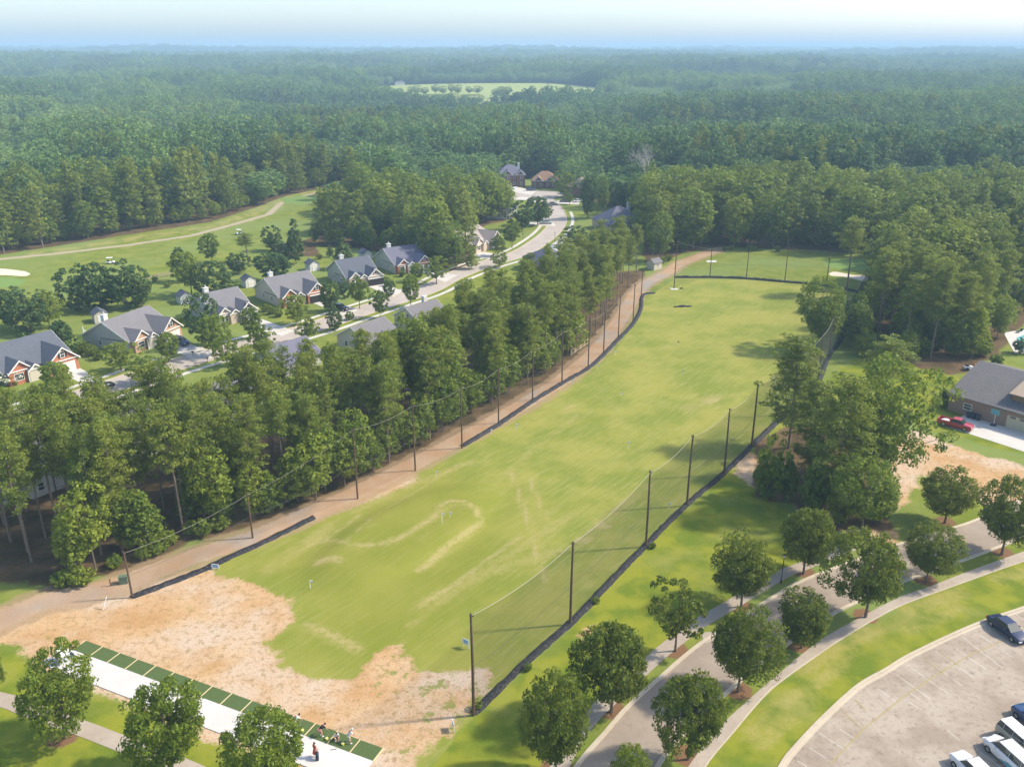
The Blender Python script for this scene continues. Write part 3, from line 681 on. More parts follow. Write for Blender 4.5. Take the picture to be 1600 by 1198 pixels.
for (x, y, s), c, px in zip(pts, clr, ppx):
    vis = -40 < px < 1640
    pin = (px < 560 and c > -22 and R.random() < .8) or (R.random() < .22 and y < 330)
    if vis and y < 440 and pin and budget_p > 0:
        budget_p -= 1
        lab = woods_label(px, y, c, 'tall pine')
        tree('pine_tree', FPINES, x, y, R.uniform(16, 22), R.uniform(6.5, 8.5), lab, 'tree', 'pines at the edge of the woods behind the fairway' if px < 560 else 'pines in the woods beyond the houses')
    elif vis and y < 440 and not pin and budget_b > 0:
        budget_b -= 1; h_ = R.uniform(8, 12) if 480 < px < 585 and y < 330 else (R.uniform(12, 19) if 480 < px < 1000 else R.uniform(12, 21.5))
        lab = woods_label(px, y, c, 'leafy tree')
        if px < 560: _, gr = 'leafy tree in the woods behind the fairway', 'leafy trees in the woods behind the fairway'
        elif px < 760: _, gr = 'leafy tree in the grove between the fairway and the street', 'leafy trees in the grove'
        elif px < 1010: _, gr = 'leafy tree in the woods around the end of the street', 'leafy trees around the end of the street'
        else: _, gr = 'leafy tree in the woods beyond the far net', 'leafy trees beyond the far net'
        tree('broadleaf_tree', WOODS, x, y, h_, h_ * R.uniform(.55, .74), lab, 'tree', gr, None, 19, 4.6)
    else: left.append((x, y, s, 1 if pin else 0))
print('individual left budget', budget_p, budget_b, len(left), tree_count)

left = np.array(left)
LOWW = [broad_proto(200 + i, 19, cr_, bs_, 100, 28, .42, M_FOR, sh_, lu_, None, cl_, 1.7)[0] for i, (cr_, bs_, lu_, cl_, sh_) in enumerate([(5.2, .25, 6, 1.1, 'round'), (4.8, .15, 9, 1.15, 'round'), (4.2, .12, 5, 1.3, 'column'), (5.8, .3, 10, 1.0, 'round')])]
LOWP = [pine_proto(210 + i, 19, 3.6, .3, 26, 10, .6, True, M_FOR)[0] for i in range(2)]
for me in LOWW + LOWP: me.materials.clear(); me.materials.append(M_FOR)
fm = bpy.data.meshes.new('forest')
fz = terrain(left[:, 0], left[:, 1])
fm.vertices.add(len(left)); fm.vertices.foreach_set('co', np.stack([left[:, 0], left[:, 1], fz], 1).astype(np.float32).ravel())
sc = RN.uniform(.72, 1.12, len(left)); big = left[:, 2]
dens = vnoise(left[:, 0] / 62, left[:, 1] / 48, 31)
hz = sc * np.minimum(big, 1.5) * (.62 + .62 * sstep(.36, .6, dens)); hx = np.sqrt(sc) * big * RN.uniform(1.0, 1.35, len(left))
a = fm.attributes.new('sc', 'FLOAT_VECTOR', 'POINT'); a.data.foreach_set('vector', np.stack([hx, hx, hz], 1).astype(np.float32).ravel())
tint = np.clip(.3 * RN.rand(len(left)) + .85 * vnoise(left[:, 0] / 130, left[:, 1] / 90, 41) - .1 + .25 * (RN.rand(len(left)) < .12), 0, 1)
a = fm.attributes.new('tint', 'FLOAT', 'POINT'); a.data.foreach_set('value', tint.astype(np.float32))
a = fm.attributes.new('rot', 'FLOAT', 'POINT'); a.data.foreach_set('value', RN.uniform(0, 6.28, len(left)).astype(np.float32))
var = RN.randint(0, 4, len(left)); var = np.where((left[:, 3] > 0) | ((dens > .62) & (RN.rand(len(left)) < .3)), 4 + RN.randint(0, 2, len(left)), var)
var = np.where((left[:, 1] < 800) & ((var == 4) | (var == 5)), var + 2, var)
a = fm.attributes.new('var', 'INT', 'POINT'); a.data.foreach_set('value', var.astype(np.int32))
fo_ = tag(link('forest', fm), 'dense green forest rolling away to the hazy horizon behind the golf course', 'forest', kind='stuff')
fm.materials.append(M_FOR)
g = bpy.data.node_groups.new('forest_scatter', 'GeometryNodeTree')
g.interface.new_socket('Geometry', in_out='INPUT', socket_type='NodeSocketGeometry'); g.interface.new_socket('Geometry', in_out='OUTPUT', socket_type='NodeSocketGeometry')
gi = g.nodes.new('NodeGroupInput'); go = g.nodes.new('NodeGroupOutput'); jn = g.nodes.new('GeometryNodeJoinGeometry')
def nattr(nm, ty):
    n_ = g.nodes.new('GeometryNodeInputNamedAttribute'); n_.data_type = ty; n_.inputs[0].default_value = nm; return n_.outputs[0]
asc, aro, ava = nattr('sc', 'FLOAT_VECTOR'), nattr('rot', 'FLOAT'), nattr('var', 'INT')
cx = g.nodes.new('ShaderNodeCombineXYZ'); g.links.new(aro, cx.inputs[2])
for k, me in enumerate(LOWW + LOWP + [FPINES[0][0], FPINES[1][0]]):
    # the six crown meshes come in as geometry of tiny template trees that stand in the woods themselves
    q = left[k * 37 + 5]
    e = empty('broadleaf_tree' if k < 4 else 'pine_tree', (q[0] + 3, q[1] + 3, tz(q[0] + 3, q[1] + 3)), 0, 'tree crown just inside the near edge of the woods', 'tree', 'trees just inside the woods edge')
    co = link('crown', me, e); tr_ = (WOODS[0] if k < 4 else FPINES[0])[1]; link('trunk', tr_, e)
    oi = g.nodes.new('GeometryNodeObjectInfo'); oi.inputs[0].default_value = co; oi.transform_space = 'ORIGINAL'
    cmp_ = g.nodes.new('FunctionNodeCompare'); cmp_.data_type = 'INT'; cmp_.operation = 'EQUAL'
    ints = [s_ for s_ in cmp_.inputs if s_.type == 'INT']; g.links.new(ava, ints[0]); ints[1].default_value = k
    ip = g.nodes.new('GeometryNodeInstanceOnPoints'); g.links.new(gi.outputs[0], ip.inputs['Points']); g.links.new(cmp_.outputs[0], ip.inputs['Selection'])
    g.links.new(oi.outputs['Geometry'], ip.inputs['Instance']); g.links.new(cx.outputs[0], ip.inputs['Rotation']); g.links.new(asc, ip.inputs['Scale'])
    g.links.new(ip.outputs[0], jn.inputs[0])
g.links.new(jn.outputs[0], go.inputs[0])
md_ = fo_.modifiers.new('scatter', 'NODES'); md_.node_group = g
# ---------------------------------------------------------------- roads, kerbs, sidewalks, slabs
def offset(l, d):
    l = np.array(l); t = np.gradient(l, axis=0); t /= np.hypot(t[:, 0], t[:, 1])[:, None] + 1e-9
    return l + np.stack([-t[:, 1], t[:, 0]], 1) * d
def ribbon(name, a, b, z, mat, h=.0, **tg):
    n = len(a); m = MB()
    vs = [(p[0], p[1], z) for p in a] + [(p[0], p[1], z) for p in b]; fs = [(i, i + 1, n + i + 1, n + i) for i in range(n - 1)]
    if h > 0:
        vs += [(p[0], p[1], z - h) for p in a] + [(p[0], p[1], z - h) for p in b]
        fs += [(i, 2 * n + i, 2 * n + i + 1, i + 1) for i in range(n - 1)] + [(n + i, n + i + 1, 3 * n + i + 1, 3 * n + i) for i in range(n - 1)]
    m.add(vs, fs); o = m.build(name, mat); tag(o, kind='structure'); return o
def slab(name, pxs, z, mat, th=.06, world=False):
    p = pxs if world else [P(*q) for q in pxs]
    A_ = sum(p[i][0] * p[(i + 1) % len(p)][1] - p[(i + 1) % len(p)][0] * p[i][1] for i in range(len(p)))
    if A_ < 0: p = p[::-1]
    n = len(p); m = MB(); m.add([(q[0], q[1], z - th) for q in p] + [(q[0], q[1], z) for q in p], [tuple(range(n, 2 * n))] + [(i, (i + 1) % n, n + (i + 1) % n, n + i) for i in range(n)])
    o = m.build(name, mat); tag(o, kind='structure'); return o

def pavement(name, c1, c2, c3, spots=.5):
    t = NT(name); a = t.noise(.18, 6, rough=.65); b = t.noise(1.6, 5, rough=.7); c = t.noise(14, 4)
    col = t.mix(t.ss(a, .36, .64), c1, c2); col = t.mix(t.math('MULTIPLY', t.ss(b, .5, .7), spots), col, c3); col = t.mix(t.math('MULTIPLY', c, .35), col, t.mix(.5, col, (.12, .11, .1)))
    t.color(col); t.b.inputs['Roughness'].default_value = .9; t.bump(c, .02, .4); return t.m
M_ROAD = pavement('road_asphalt', (.31, .25, .195), (.37, .305, .24), (.24, .20, .16))
M_STREET = pavement('street_asphalt', (.44, .38, .32), (.50, .44, .38), (.37, .33, .29))
M_LOT = pavement('lot_asphalt', (.33, .265, .20), (.45, .38, .30), (.21, .17, .13), .75)
M_WALK = pavement('sidewalk_concrete', (.40, .33, .26), (.46, .39, .31), (.30, .25, .19))
M_KERB = pavement('kerb_concrete', (.52, .44, .33), (.58, .50, .38), (.40, .33, .22))
M_NEWC = pavement('new_concrete', (.60, .57, .53), (.66, .63, .59), (.54, .51, .47), .3)
M_DRIVE = pavement('driveway_concrete', (.58, .55, .49), (.66, .62, .56), (.47, .43, .38), .4)
M_LINE = pavement('worn_paint', (.50, .45, .37), (.58, .53, .46), (.38, .32, .25), .8)
M_CRACK = simple('seam_weeds', (.36, .30, .13), .9, .3, 8)

NE = [(850, 1290), (905, 1198), (950, 1145), (980, 1110), (1020, 1073), (1037, 1058), (1065, 1033), (1100, 1005), (1120, 993), (1200, 941), (1250, 912), (1307, 889), (1400, 854), (1475, 831), (1525, 815), (1600, 782), (1700, 735), (1850, 665)]
SE = [(975, 1290), (1022, 1198), (1060, 1150), (1112, 1098), (1132, 1081), (1205, 1020), (1292, 962), (1320, 947), (1412, 906), (1442, 896), (1500, 875), (1562, 852), (1610, 833), (1700, 795), (1850, 725)]
ne, se = resample(cat_rom(PP(NE)), 120), resample(cat_rom(PP(SE)), 120)
ribbon('main_road', ne, se, .02, M_ROAD)
def kerb(line, side, wd=.45, z=.13, mat=None, name='kerb'):
    a = np.array(line); b = offset(a, side * wd); return ribbon(name, a, b, z, mat or M_KERB, z)
kerb(ne, 1); kerb(se, -1)
ns = resample(cat_rom(PP([(860, 1225), (900, 1150), (930, 1113), (968, 1078), (1030, 1022), (1082, 981), (1105, 966), (1140, 946), (1215, 901), (1250, 886), (1300, 866), (1330, 854)])), 70)
ribbon('sidewalk', offset(ns, .85), offset(ns, -.85), .035, M_WALK, .05)
ssn = resample(cat_rom(PP([(1020, 1290), (1072, 1202), (1122, 1138), (1175, 1088), (1217, 1052), (1283, 999), (1352, 960), (1407, 932), (1450, 917), (1525, 888), (1600, 861), (1700, 825), (1850, 760)])), 100)
sss = resample(cat_rom(PP([(1055, 1290), (1097, 1202), (1147, 1140), (1190, 1090), (1224, 1060), (1310, 1000), (1385, 956), (1425, 938), (1475, 920), (1550, 893), (1600, 876), (1700, 842), (1850, 775)])), 100)
ribbon('sidewalk', ssn, sss, .036, M_WALK, .05)
ribbon('sidewalk_edge', sss, offset(sss, -.14), .05, M_KERB, .05)
slab('storm_drain_apron', [(1098, 998), (1097, 992), (1100, 988), (1112, 987), (1120, 992), (1119, 999), (1103, 1006)], .05, M_WALK)
# parking lot
PC = [(1170, 1290), (1222, 1198), (1242, 1171), (1287, 1123), (1342, 1073), (1385, 1048), (1417, 1028), (1457, 1008), (1500, 988), (1546, 969), (1600, 951), (1700, 915), (1850, 870)]
pc = resample(cat_rom(PP(PC)), 110); kerb(pc, 1, .32, .14); kerb(offset(pc, -.0), -1, .35, .03)
n_ = len(pc); m = MB(); far_ = np.array(P(1900, 1290)); inn = offset(pc, -.35)
m.add([(q[0], q[1], .02) for q in inn] + [(far_[0], far_[1], .02)], [(i, n_, i + 1) for i in range(n_ - 1)]); tag(m.build('parking_lot', M_LOT), kind='structure')
pl = MB()
def line_q(a, b, wd, z, mb):
    a = np.array(P(*a)); b = np.array(P(*b)); d = b - a; d /= np.hypot(*d); nrm = np.array([-d[1], d[0]]) * wd / 2
    mb.add([(*(a + nrm), z), (*(a - nrm), z), (*(b - nrm), z), (*(b + nrm), z)], [(0, 1, 2, 3)])
for a, b in [((1503, 994), (1567, 1044)), ((1531, 992), (1583, 1027)), ((1495, 1014), (1541, 1046)), ((1461, 1017), (1521, 1058)), ((1441, 1026), (1503, 1071)), ((1418, 1039), (1481, 1083)), ((1401, 1054), (1454, 1092)),
             ((1410, 1090), (1440, 1109)), ((1422, 1083), (1437, 1092)), ((1312, 1139), (1335, 1153)), ((1279, 1144), (1320, 1171)), ((1265, 1168), (1290, 1184)), ((1245, 1188), (1260, 1197)), ((1588, 960), (1620, 982)), ((1544, 977), (1600, 1012)),
             ((1480, 1140), (1500, 1157)), ((1525, 1170), (1573, 1205)), ((1585, 1125), (1625, 1152)), ((1552, 1148), (1600, 1180)), ((1372, 1076), (1400, 1096))]: line_q(a, b, .11, .027, pl)
tag(pl.build('parking_lines', M_LINE), kind='structure')
cr_ = MB()
for a, b in [((1298, 1192), (1350, 1138)), ((1350, 1138), (1412, 1088)), ((1412, 1088), (1460, 1056)), ((1460, 1056), (1520, 1020)), ((1520, 1020), (1575, 998)), ((1316, 1111), (1345, 1137)), ((1335, 1092), (1352, 1108)), ((1441, 1026), (1475, 1052)), ((1465, 1018), (1500, 1042))]: line_q(a, b, .12, .031, cr_)
tag(cr_.build('pavement_seams', M_CRACK), kind='structure')
# residential street
ST = [(-200, 705), (-60, 672), (60, 641), (120, 622), (220, 588), (300, 562), (380, 541), (457, 521), (500, 508), (550, 491), (612, 471), (650, 459), (675, 449), (707, 432), (755, 414), (810, 397), (840, 380), (862, 362), (872, 345), (869, 330), (858, 316), (848, 306)]
st = resample(cat_rom(PP(ST)), 220); wdt = np.linspace(3.7, 3.0, 220)[:, None]
stl, str_ = offset(st, 1) , offset(st, -1); stl = st + (stl - st) * wdt; str_ = st + (str_ - st) * wdt
ribbon('street', stl, str_, .02, M_STREET); kerb(stl, 1, .3, .12); kerb(str_, -1, .3, .12)
ribbon('sidewalk', st + (offset(st, 1) - st) * (wdt + 3.2), st + (offset(st, 1) - st) * (wdt + 2.0), .035, M_DRIVE, .05)
ribbon('sidewalk', st[:190] + (offset(st, -1) - st)[:190] * (wdt[:190] + 2.0), st[:190] + (offset(st, -1) - st)[:190] * (wdt[:190] + 3.2), .035, M_DRIVE, .05)
bc = np.array(P(842, 304)); slab('cul_de_sac', [tuple(bc + np.array([math.cos(a), math.sin(a)]) * 11.5) for a in np.linspace(0, 6.28, 28)[:-1]], .024, M_STREET, .02, True)
for q in [[(88, 577), (112, 568), (165, 597), (160, 607), (138, 608), (128, 600)], [(262, 541), (287, 535), (335, 549), (330, 560), (302, 563)], [(385, 503), (410, 499), (460, 517), (440, 525)],
          [(485, 472), (504, 466), (560, 484), (540, 494)], [(573, 447), (592, 441), (630, 455), (615, 464)], [(656, 424), (670, 420), (715, 430), (695, 441)], [(737, 400), (748, 392), (782, 398), (770, 406)],
          [(741, 393), (760, 384), (765, 387), (748, 395)], [(818, 351), (820, 346), (866, 348), (868, 354)], [(824, 342), (826, 340), (862, 341), (862, 344)], [(872, 372), (890, 368), (895, 372), (872, 379)],
          [(878, 374), (892, 386), (905, 394), (885, 398), (858, 388)], [(778, 296), (790, 288), (838, 299), (830, 305)], [(792, 312), (798, 308), (835, 308), (832, 313)], [(868, 318), (870, 314), (905, 313), (905, 320)]]:
    slab('driveway', q, .04, M_DRIVE)
slab('driveway', [(1472, 664), (1497, 653), (1508, 648), (1720, 712), (1720, 745)], .05, M_DRIVE)
# lower left path
lp = resample(cat_rom(PP([(-120, 1070), (0, 1092), (50, 1110), (130, 1138), (200, 1165), (280, 1195), (380, 1240)])), 40); ribbon('path', offset(lp, .9), offset(lp, -.9), .035, M_WALK, .05)

# ---------------------------------------------------------------- tee line: concrete strip and mats
A0, B0, C0, D0 = [np.array(P(*q)) for q in ((134, 1001), (599, 1169), (584, 1189), (115, 1016))]
M_TURF = simple('mat_turf', (.085, .125, .04), .95, .25, 6); M_WOODP = simple('pale_timber', (.62, .50, .28), .8, .15, 4)
u = (B0 - A0) / np.hypot(*(B0 - A0)); nrm = np.array([-u[1], u[0]]); wd_m = np.dot(A0 - D0, nrm) if np.dot(A0 - D0, nrm) > 0 else 2.2
L = np.dot(B0 - A0, u); print('tee L', L, 'mat depth', wd_m)
slab('tee_slab', [tuple(A0 - nrm * wd_m - u * 1.3), tuple(A0 - nrm * (wd_m + 3.1) - u * 1.3), tuple(A0 - nrm * (wd_m + 3.1) + u * (L - .2)), tuple(A0 - nrm * wd_m + u * L)], .08, M_NEWC, .08, True)
NM = 15
for i in range(NM):
    m = MB(); w_ = L / NM; m.box(.06, w_ - .06, -wd_m, 0, 0, .07); o = m.build('hitting_mat', M_TURF)
    o.location = (*(A0 + u * w_ * i), 0.0); o.rotation_euler = (0, 0, math.atan2(u[1], u[0]))
    nm = ['first', 'second', 'third', 'fourth', 'fifth', 'sixth', 'seventh', 'eighth', 'ninth', 'tenth', 'eleventh', 'twelfth', 'thirteenth', 'fourteenth', 'fifteenth'][i]
    tag(o, 'dark green hitting mat, %s from the left end of the tee line' % nm, 'golf mat', 'green hitting mats in a row')
    m = MB(); m.box(-.055, .055, -wd_m - .02, .02, 0, .10); o = m.build('divider_board', M_WOODP); o.location = (*(A0 + u * w_ * i), 0); o.rotation_euler = (0, 0, math.atan2(u[1], u[0]))
    tag(o, 'pale timber divider on the left side of the %s green mat' % nm, 'divider board', 'timber dividers between the mats')
m = MB(); m.box(-.055, .055, -wd_m - .02, .02, 0, .10); o = m.build('divider_board', M_WOODP); o.location = (*B0, 0); o.rotation_euler = (0, 0, math.atan2(u[1], u[0])); tag(o, 'pale timber divider closing the right end of the mats', 'divider board', 'timber dividers between the mats')

# ---------------------------------------------------------------- net poles, nets, black ground fabric
M_POLE = simple('pole_wood', (.13, .085, .055), .85, .3, 2); M_ROPE = simple('pale_rope', (.34, .32, .24), .8, .1); M_CABLE = simple('steel_cable', (.11, .10, .09), .6, .1)
def netmat(name, op):
    t = NT(name); t.color((.035, .045, .035)); t.b.inputs['Roughness'].default_value = .9
    tr = t.new('ShaderNodeBsdfTransparent'); mx = t.new('ShaderNodeMixShader'); wv = t.noise(.6, 3)
    t.set(mx.inputs[0], t.math('ADD', op - .05, t.math('MULTIPLY', wv, .1))); t.l.new(tr.outputs[0], mx.inputs[1]); t.l.new(t.b.outputs[0], mx.inputs[2]); t.l.new(mx.outputs[0], t.out.inputs[0]); return t.m
M_NET, M_NETL, M_NETD = netmat('black_net', .21), netmat('faint_net', .07), netmat('dense_net', .55)
t = NT('black_fabric'); q_ = t.noise(3, 5, rough=.7); t.color(t.mix(t.ss(q_, .45, .7), (.022, .022, .026), (.085, .08, .08))); t.b.inputs['Roughness'].default_value = .7; t.bump(q_, .2, .8); M_FAB = t.m
ORD = ['first', 'second', 'third', 'fourth', 'fifth', 'sixth', 'seventh', 'eighth', 'ninth', 'tenth', 'eleventh', 'twelfth', 'thirteenth', 'fourteenth']
def pole_row(items, side, grp):
    out = []
    for i, (px, py, top) in enumerate(items):
        x, y = P(px, py); h = zfor(y, top); e = empty('net_pole', (x, y, 0), 0, 'dark wooden net pole, %s from the tee on the %s side of the range' % (ORD[i], side), 'net pole', grp)
        k = .17 if side == 'right' else .14
        m = MB(); m.tube([(0, 0, -.3), (0, 0, h * .5), (R.uniform(-.1, .1), 0, h)], [k, k * .85, k * .65], 9); m.build('shaft', M_POLE, e)
        m = MB(); m.box(-.2, .2, -.03, .03, h - .35, h - .25); m.tube([(.17, 0, h - .25), (.17, 0, h - .05)], .03, 6); m.tube([(-.17, 0, h - .25), (-.17, 0, h - .05)], .03, 6); m.build('cross_bracket', M_CABLE, e)
        out.append((x, y, h))
    return out
def nets(row, mat, where, sag=.7, rp=.03):
    for i in range(len(row) - 1):
        (x0, y0, h0), (x1, y1, h1) = row[i], row[i + 1]; n = 12; V = []; Fs = []; top = []; mid = []
        for j in range(n + 1):
            t_ = j / n; s_ = 4 * t_ * (1 - t_) * sag; x = x0 + (x1 - x0) * t_; y = y0 + (y1 - y0) * t_; h = h0 + (h1 - h0) * t_ - s_ - .25
            V += [(x, y, .3), (x, y, h * .5 - s_ * .3), (x, y, h)]; top.append((x, y, h)); mid.append((x, y, h * .5 - s_ * .3))
        for j in range(n):
            a = j * 3; Fs += [(a, a + 3, a + 4, a + 1), (a + 1, a + 4, a + 5, a + 2)]
        e = empty('safety_net', (x0, y0, 0), 0, 'see-through golf net span between the %s and %s poles of the %s' % (ORD[i], ORD[i + 1], where), 'net', 'net spans round the range')
        L_ = lambda l: [(q[0] - x0, q[1] - y0, q[2]) for q in l]
        m = MB(); m.add(L_(V), Fs); m.build('mesh_panel', mat, e)
        m = MB(); m.tube(L_(top), rp, 5); m.build('top_rope', M_ROPE, e)
        m = MB(); m.tube(L_(mid), .018, 5); m.build('middle_cable', M_CABLE, e)
right = pole_row([(740, 1117, 958), (891, 975, 846), (1009, 854, 735), (1073, 790, 679), (1131, 741, 638), (1174, 699, 600), (1228, 648, 562), (1277, 600, 521), (1294, 560, 495), (1316, 527, 470), (1338, 490, 440), (1364, 440, 404)], 'right', 'poles of the right hand net')
nets(right[:8], M_NET, 'right side'); nets(right[7:], M_NETD, 'right side far end', .5)
left_ = pole_row([(207, 933, 861), (395, 840, 770), (559, 779, 669), (649, 735, 632), (722, 700, 605), (779, 661, 575), (832, 625, 545), (878, 597, 517), (919, 573, 496), (943, 552, 486), (966, 528, 462), (989, 504, 444), (1001, 481, 422)], 'left', 'poles of the left hand net')
nets(left_, M_NETL, 'left side', .6, .018)
fr = pole_row([(1053, 451, 376), (1109, 433, 387), (1166, 434, 390), (1226, 440, 386), (1291, 445, 390)], 'far', 'poles of the far net')
nets(fr, M_NETL, 'far side', .4, .018)
def berm(pts, wd, h, label):
    l = resample(cat_rom(PP(pts), 6), max(8, int(np.hypot(*np.diff(PP(pts), axis=0).T).sum() / .8))); n = len(l)
    off = [-wd * .5, -wd * .32, 0, wd * .3, wd * .5]; zz = [0, h * .75, h, h * .7, 0]; V = []; Fs = []
    for k in range(5):
        o = offset(l, off[k]); 
        for j in range(n): V.append((o[j][0] + RN.uniform(-.08, .08), o[j][1] + RN.uniform(-.08, .08), max(0, zz[k] * RN.uniform(.75, 1.2)) - (.02 if k in (0, 4) else 0)))
    for k in range(4):
        for j in range(n - 1): a = k * n + j; Fs.append((a, a + n, a + n + 1, a + 1))
    m = MB(); m.add(V, Fs); o = m.build('ground_barrier', M_FAB, smooth=True); tag(o, label, 'fabric barrier', 'black fabric barriers at the foot of the nets')
berm([(740, 1114), (815, 1040), (891, 973), (950, 912), (1009, 851), (1073, 788), (1131, 739), (1174, 697)], 1.0, .36, 'crumpled black fabric barrier along the foot of the near right net')
berm([(1174, 697), (1228, 646), (1277, 598), (1294, 558), (1316, 525), (1345, 460)], 1.1, .5, 'black fabric barrier along the foot of the dark far right net')
berm([(207, 932), (300, 897), (345, 877), (400, 852), (450, 828), (490, 808)], 1.2, .3, 'black fabric barrier lying beside the dirt track at the near left')
berm([(722, 697), (779, 663), (832, 627), (878, 599), (919, 575), (943, 554), (966, 530), (989, 506), (1001, 483), (1004, 462), (1022, 458)], 1.1, .4, 'black fabric barrier curving along the far half of the dirt track')
berm([(1055, 434), (1109, 434), (1166, 436), (1226, 441), (1291, 447), (1345, 458)], 1.0, .6, 'black fabric barrier running across the far end of the range')

# ---------------------------------------------------------------- houses
def brickm(name, a, b):
    t = NT(name); br = t.new('ShaderNodeTexBrick'); tc = t.new('ShaderNodeTexCoord'); sp = t.new('ShaderNodeSeparateXYZ'); t.l.new(tc.outputs['Object'], sp.inputs[0])
    cb = t.new('ShaderNodeCombineXYZ'); t.set(cb.inputs[0], t.math('ADD', sp.outputs[0], sp.outputs[1])); t.set(cb.inputs[1], sp.outputs[2]); t.l.new(cb.outputs[0], br.inputs['Vector'])
    br.inputs['Scale'].default_value = 3.2; br.inputs['Color1'].default_value = (*a, 1); br.inputs['Color2'].default_value = (*b, 1); br.inputs['Mortar'].default_value = (.45, .38, .32, 1); br.inputs['Mortar Size'].default_value = .015
    t.color(t.mix(t.math('MULTIPLY', t.noise(2), .4), br.outputs[0], b)); return t.m
def shingle(name, a, b):
    t = NT(name); tc = t.new('ShaderNodeTexCoord'); v = t.new('ShaderNodeVectorMath', operation='MULTIPLY'); t.l.new(tc.outputs['Object'], v.inputs[0]); v.inputs[1].default_value = (2.2, 2.2, 9)
    n1 = t.noise(1, 4, v.outputs[0], .7); n2 = t.noise(.35, 3); t.color(t.mix(t.ss(n1, .35, .65), t.mix(n2, a, b), b)); t.bump(n1, .03, .5); return t.m
def sidingm(name, a):
    t = NT(name); wv = t.new('ShaderNodeTexWave', wave_type='BANDS', bands_direction='Z', wave_profile='SAW'); wv.inputs['Scale'].default_value = 1.4; tc = t.new('ShaderNodeTexCoord'); t.l.new(tc.outputs['Object'], wv.inputs[0])
    t.color(t.mix(t.noise(1.5), a, tuple(c * .85 for c in a))); t.bump(wv.outputs[1], .02, .5); return t.m
BRK = {'red': brickm('red_brick', (.50, .17, .085), (.40, .12, .065)), 'tan': brickm('tan_brick', (.50, .30, .20), (.42, .24, .16)), 'brown': brickm('brown_brick', (.33, .22, .15), (.24, .16, .12)), 'cream': brickm('cream_brick', (.62, .48, .38), (.55, .42, .33)),
       'dark': brickm('dark_brick', (.20, .08, .06), (.16, .07, .05))}
SHG = {'slate': shingle('slate_shingle', (.075, .085, .105), (.12, .13, .155)), 'grey': shingle('grey_shingle', (.13, .125, .135), (.20, .19, .195)), 'tan': shingle('tan_shingle', (.30, .235, .17), (.37, .30, .225)), 'orange': shingle('rust_shingle', (.34, .21, .13), (.28, .17, .11)),
       'pale': shingle('pale_shingle', (.30, .26, .25), (.36, .31, .29)), 'charcoal': shingle('charcoal_shingle', (.10, .095, .095), (.17, .16, .155)), 'blue': shingle('blue_grey_shingle', (.11, .11, .16), (.17, .165, .21))}
SID = {'grey': sidingm('grey_siding', (.46, .46, .40)), 'cream': sidingm('cream_siding', (.60, .55, .44)), 'white': sidingm('white_siding', (.72, .70, .65)), 'brown': sidingm('brown_siding', (.32, .21, .11))}
M_TRIM = simple('white_trim', (.80, .77, .72), .5, .04); M_GLASS = simple('window_glass', (.05, .06, .07), .08, .1, 1, .6); M_SHUT = simple('dark_shutter', (.04, .035, .035), .6); M_GAR = simple('white_garage_door', (.74, .71, .66), .5, .04); M_GARSHADE = simple('garage_shade', (.03, .028, .025), .9)
M_BEIGE = simple('beige_garage_door', (.52, .47, .33), .5, .05)

def chev(a, b, ze, p, oh, th): # roof profile across span a..b
    m_ = (a + b) / 2; zr = ze + (b - a) / 2 * p; c = th / math.cos(math.atan(p))
    return [(a - oh, ze - oh * p), (m_, zr), (b + oh, ze - oh * p), (b + oh, ze - oh * p + c), (m_, zr + c), (a - oh, ze - oh * p + c)]
def gable_roof(mb, axis_, a, b, s, e, ze, p, oh=.4, th=.14): mb.prism(chev(a, b, ze, p, oh, th), axis_, s, e)
def window(parent, x, y, z, w_, h_, face='front', shut=False, name='window'):
    # face: 'front' looks to -y, 'left' looks to -x
    def put(m, a0, a1, d0, d1, z0, z1, k=0):
        if face == 'front': m.box(x + a0, x + a1, y - d1, y - d0, z0, z1, k)
        elif face == 'back': m.box(x + a0, x + a1, y + d0, y + d1, z0, z1, k)
        elif face == 'right': m.box(x + d0, x + d1, y + a0, y + a1, z0, z1, k)
        else: m.box(x - d1, x - d0, y + a0, y + a1, z0, z1, k)
    m = MB()
    for a0, a1, z0, z1 in ((-w_ / 2, w_ / 2, z, z + .09), (-w_ / 2, w_ / 2, z + h_ - .09, z + h_), (-w_ / 2, -w_ / 2 + .09, z + .09, z + h_ - .09), (w_ / 2 - .09, w_ / 2, z + .09, z + h_ - .09), (-w_ / 2 + .09, w_ / 2 - .09, z + h_ / 2 - .03, z + h_ / 2 + .03)): put(m, a0, a1, .004, .09, z0, z1)
    o = m.build(name, M_TRIM, parent)
    m = MB(); put(m, -w_ / 2 + .09, w_ / 2 - .09, .004, .04, z + .09, z + h_ / 2 - .03); put(m, -w_ / 2 + .09, w_ / 2 - .09, .004, .04, z + h_ / 2 + .03, z + h_ - .09); m.build('pane', M_GLASS, o)
    if shut:
        for s in (-1, 1):
            m = MB(); c = s * (w_ / 2 + .22); put(m, c - .2, c + .2, .004, .06, z, z + h_); m.build('shutter', M_SHUT, o)
def wing(e, roofs, trims, x0, x1, yf, yb, ze, p, wallm, tri, trimm=M_TRIM):
    """front facing gabled wing: brick walls, triangle, roof along y, white rake boards"""
    m = MB(); m.box(x0, x1, yf, yb, 0, ze); m.prism([(x0, ze), (x1, ze), ((x0 + x1) / 2, ze + (x1 - x0) / 2 * p)], 'y', yf + .003, yf + .25); m.build('wall', wallm, e)
    gable_roof(roofs, 'y', x0, x1, yf - .35, yb + 2.5, ze, p, .35)
    trims.prism(chev(x0, x1, ze - .12, p, .37, .24), 'y', yf - .42, yf - .353)
    trims.box(x0 - .3, x1 + .3, yf - .2, yf - .003, ze - .12, ze + .06)
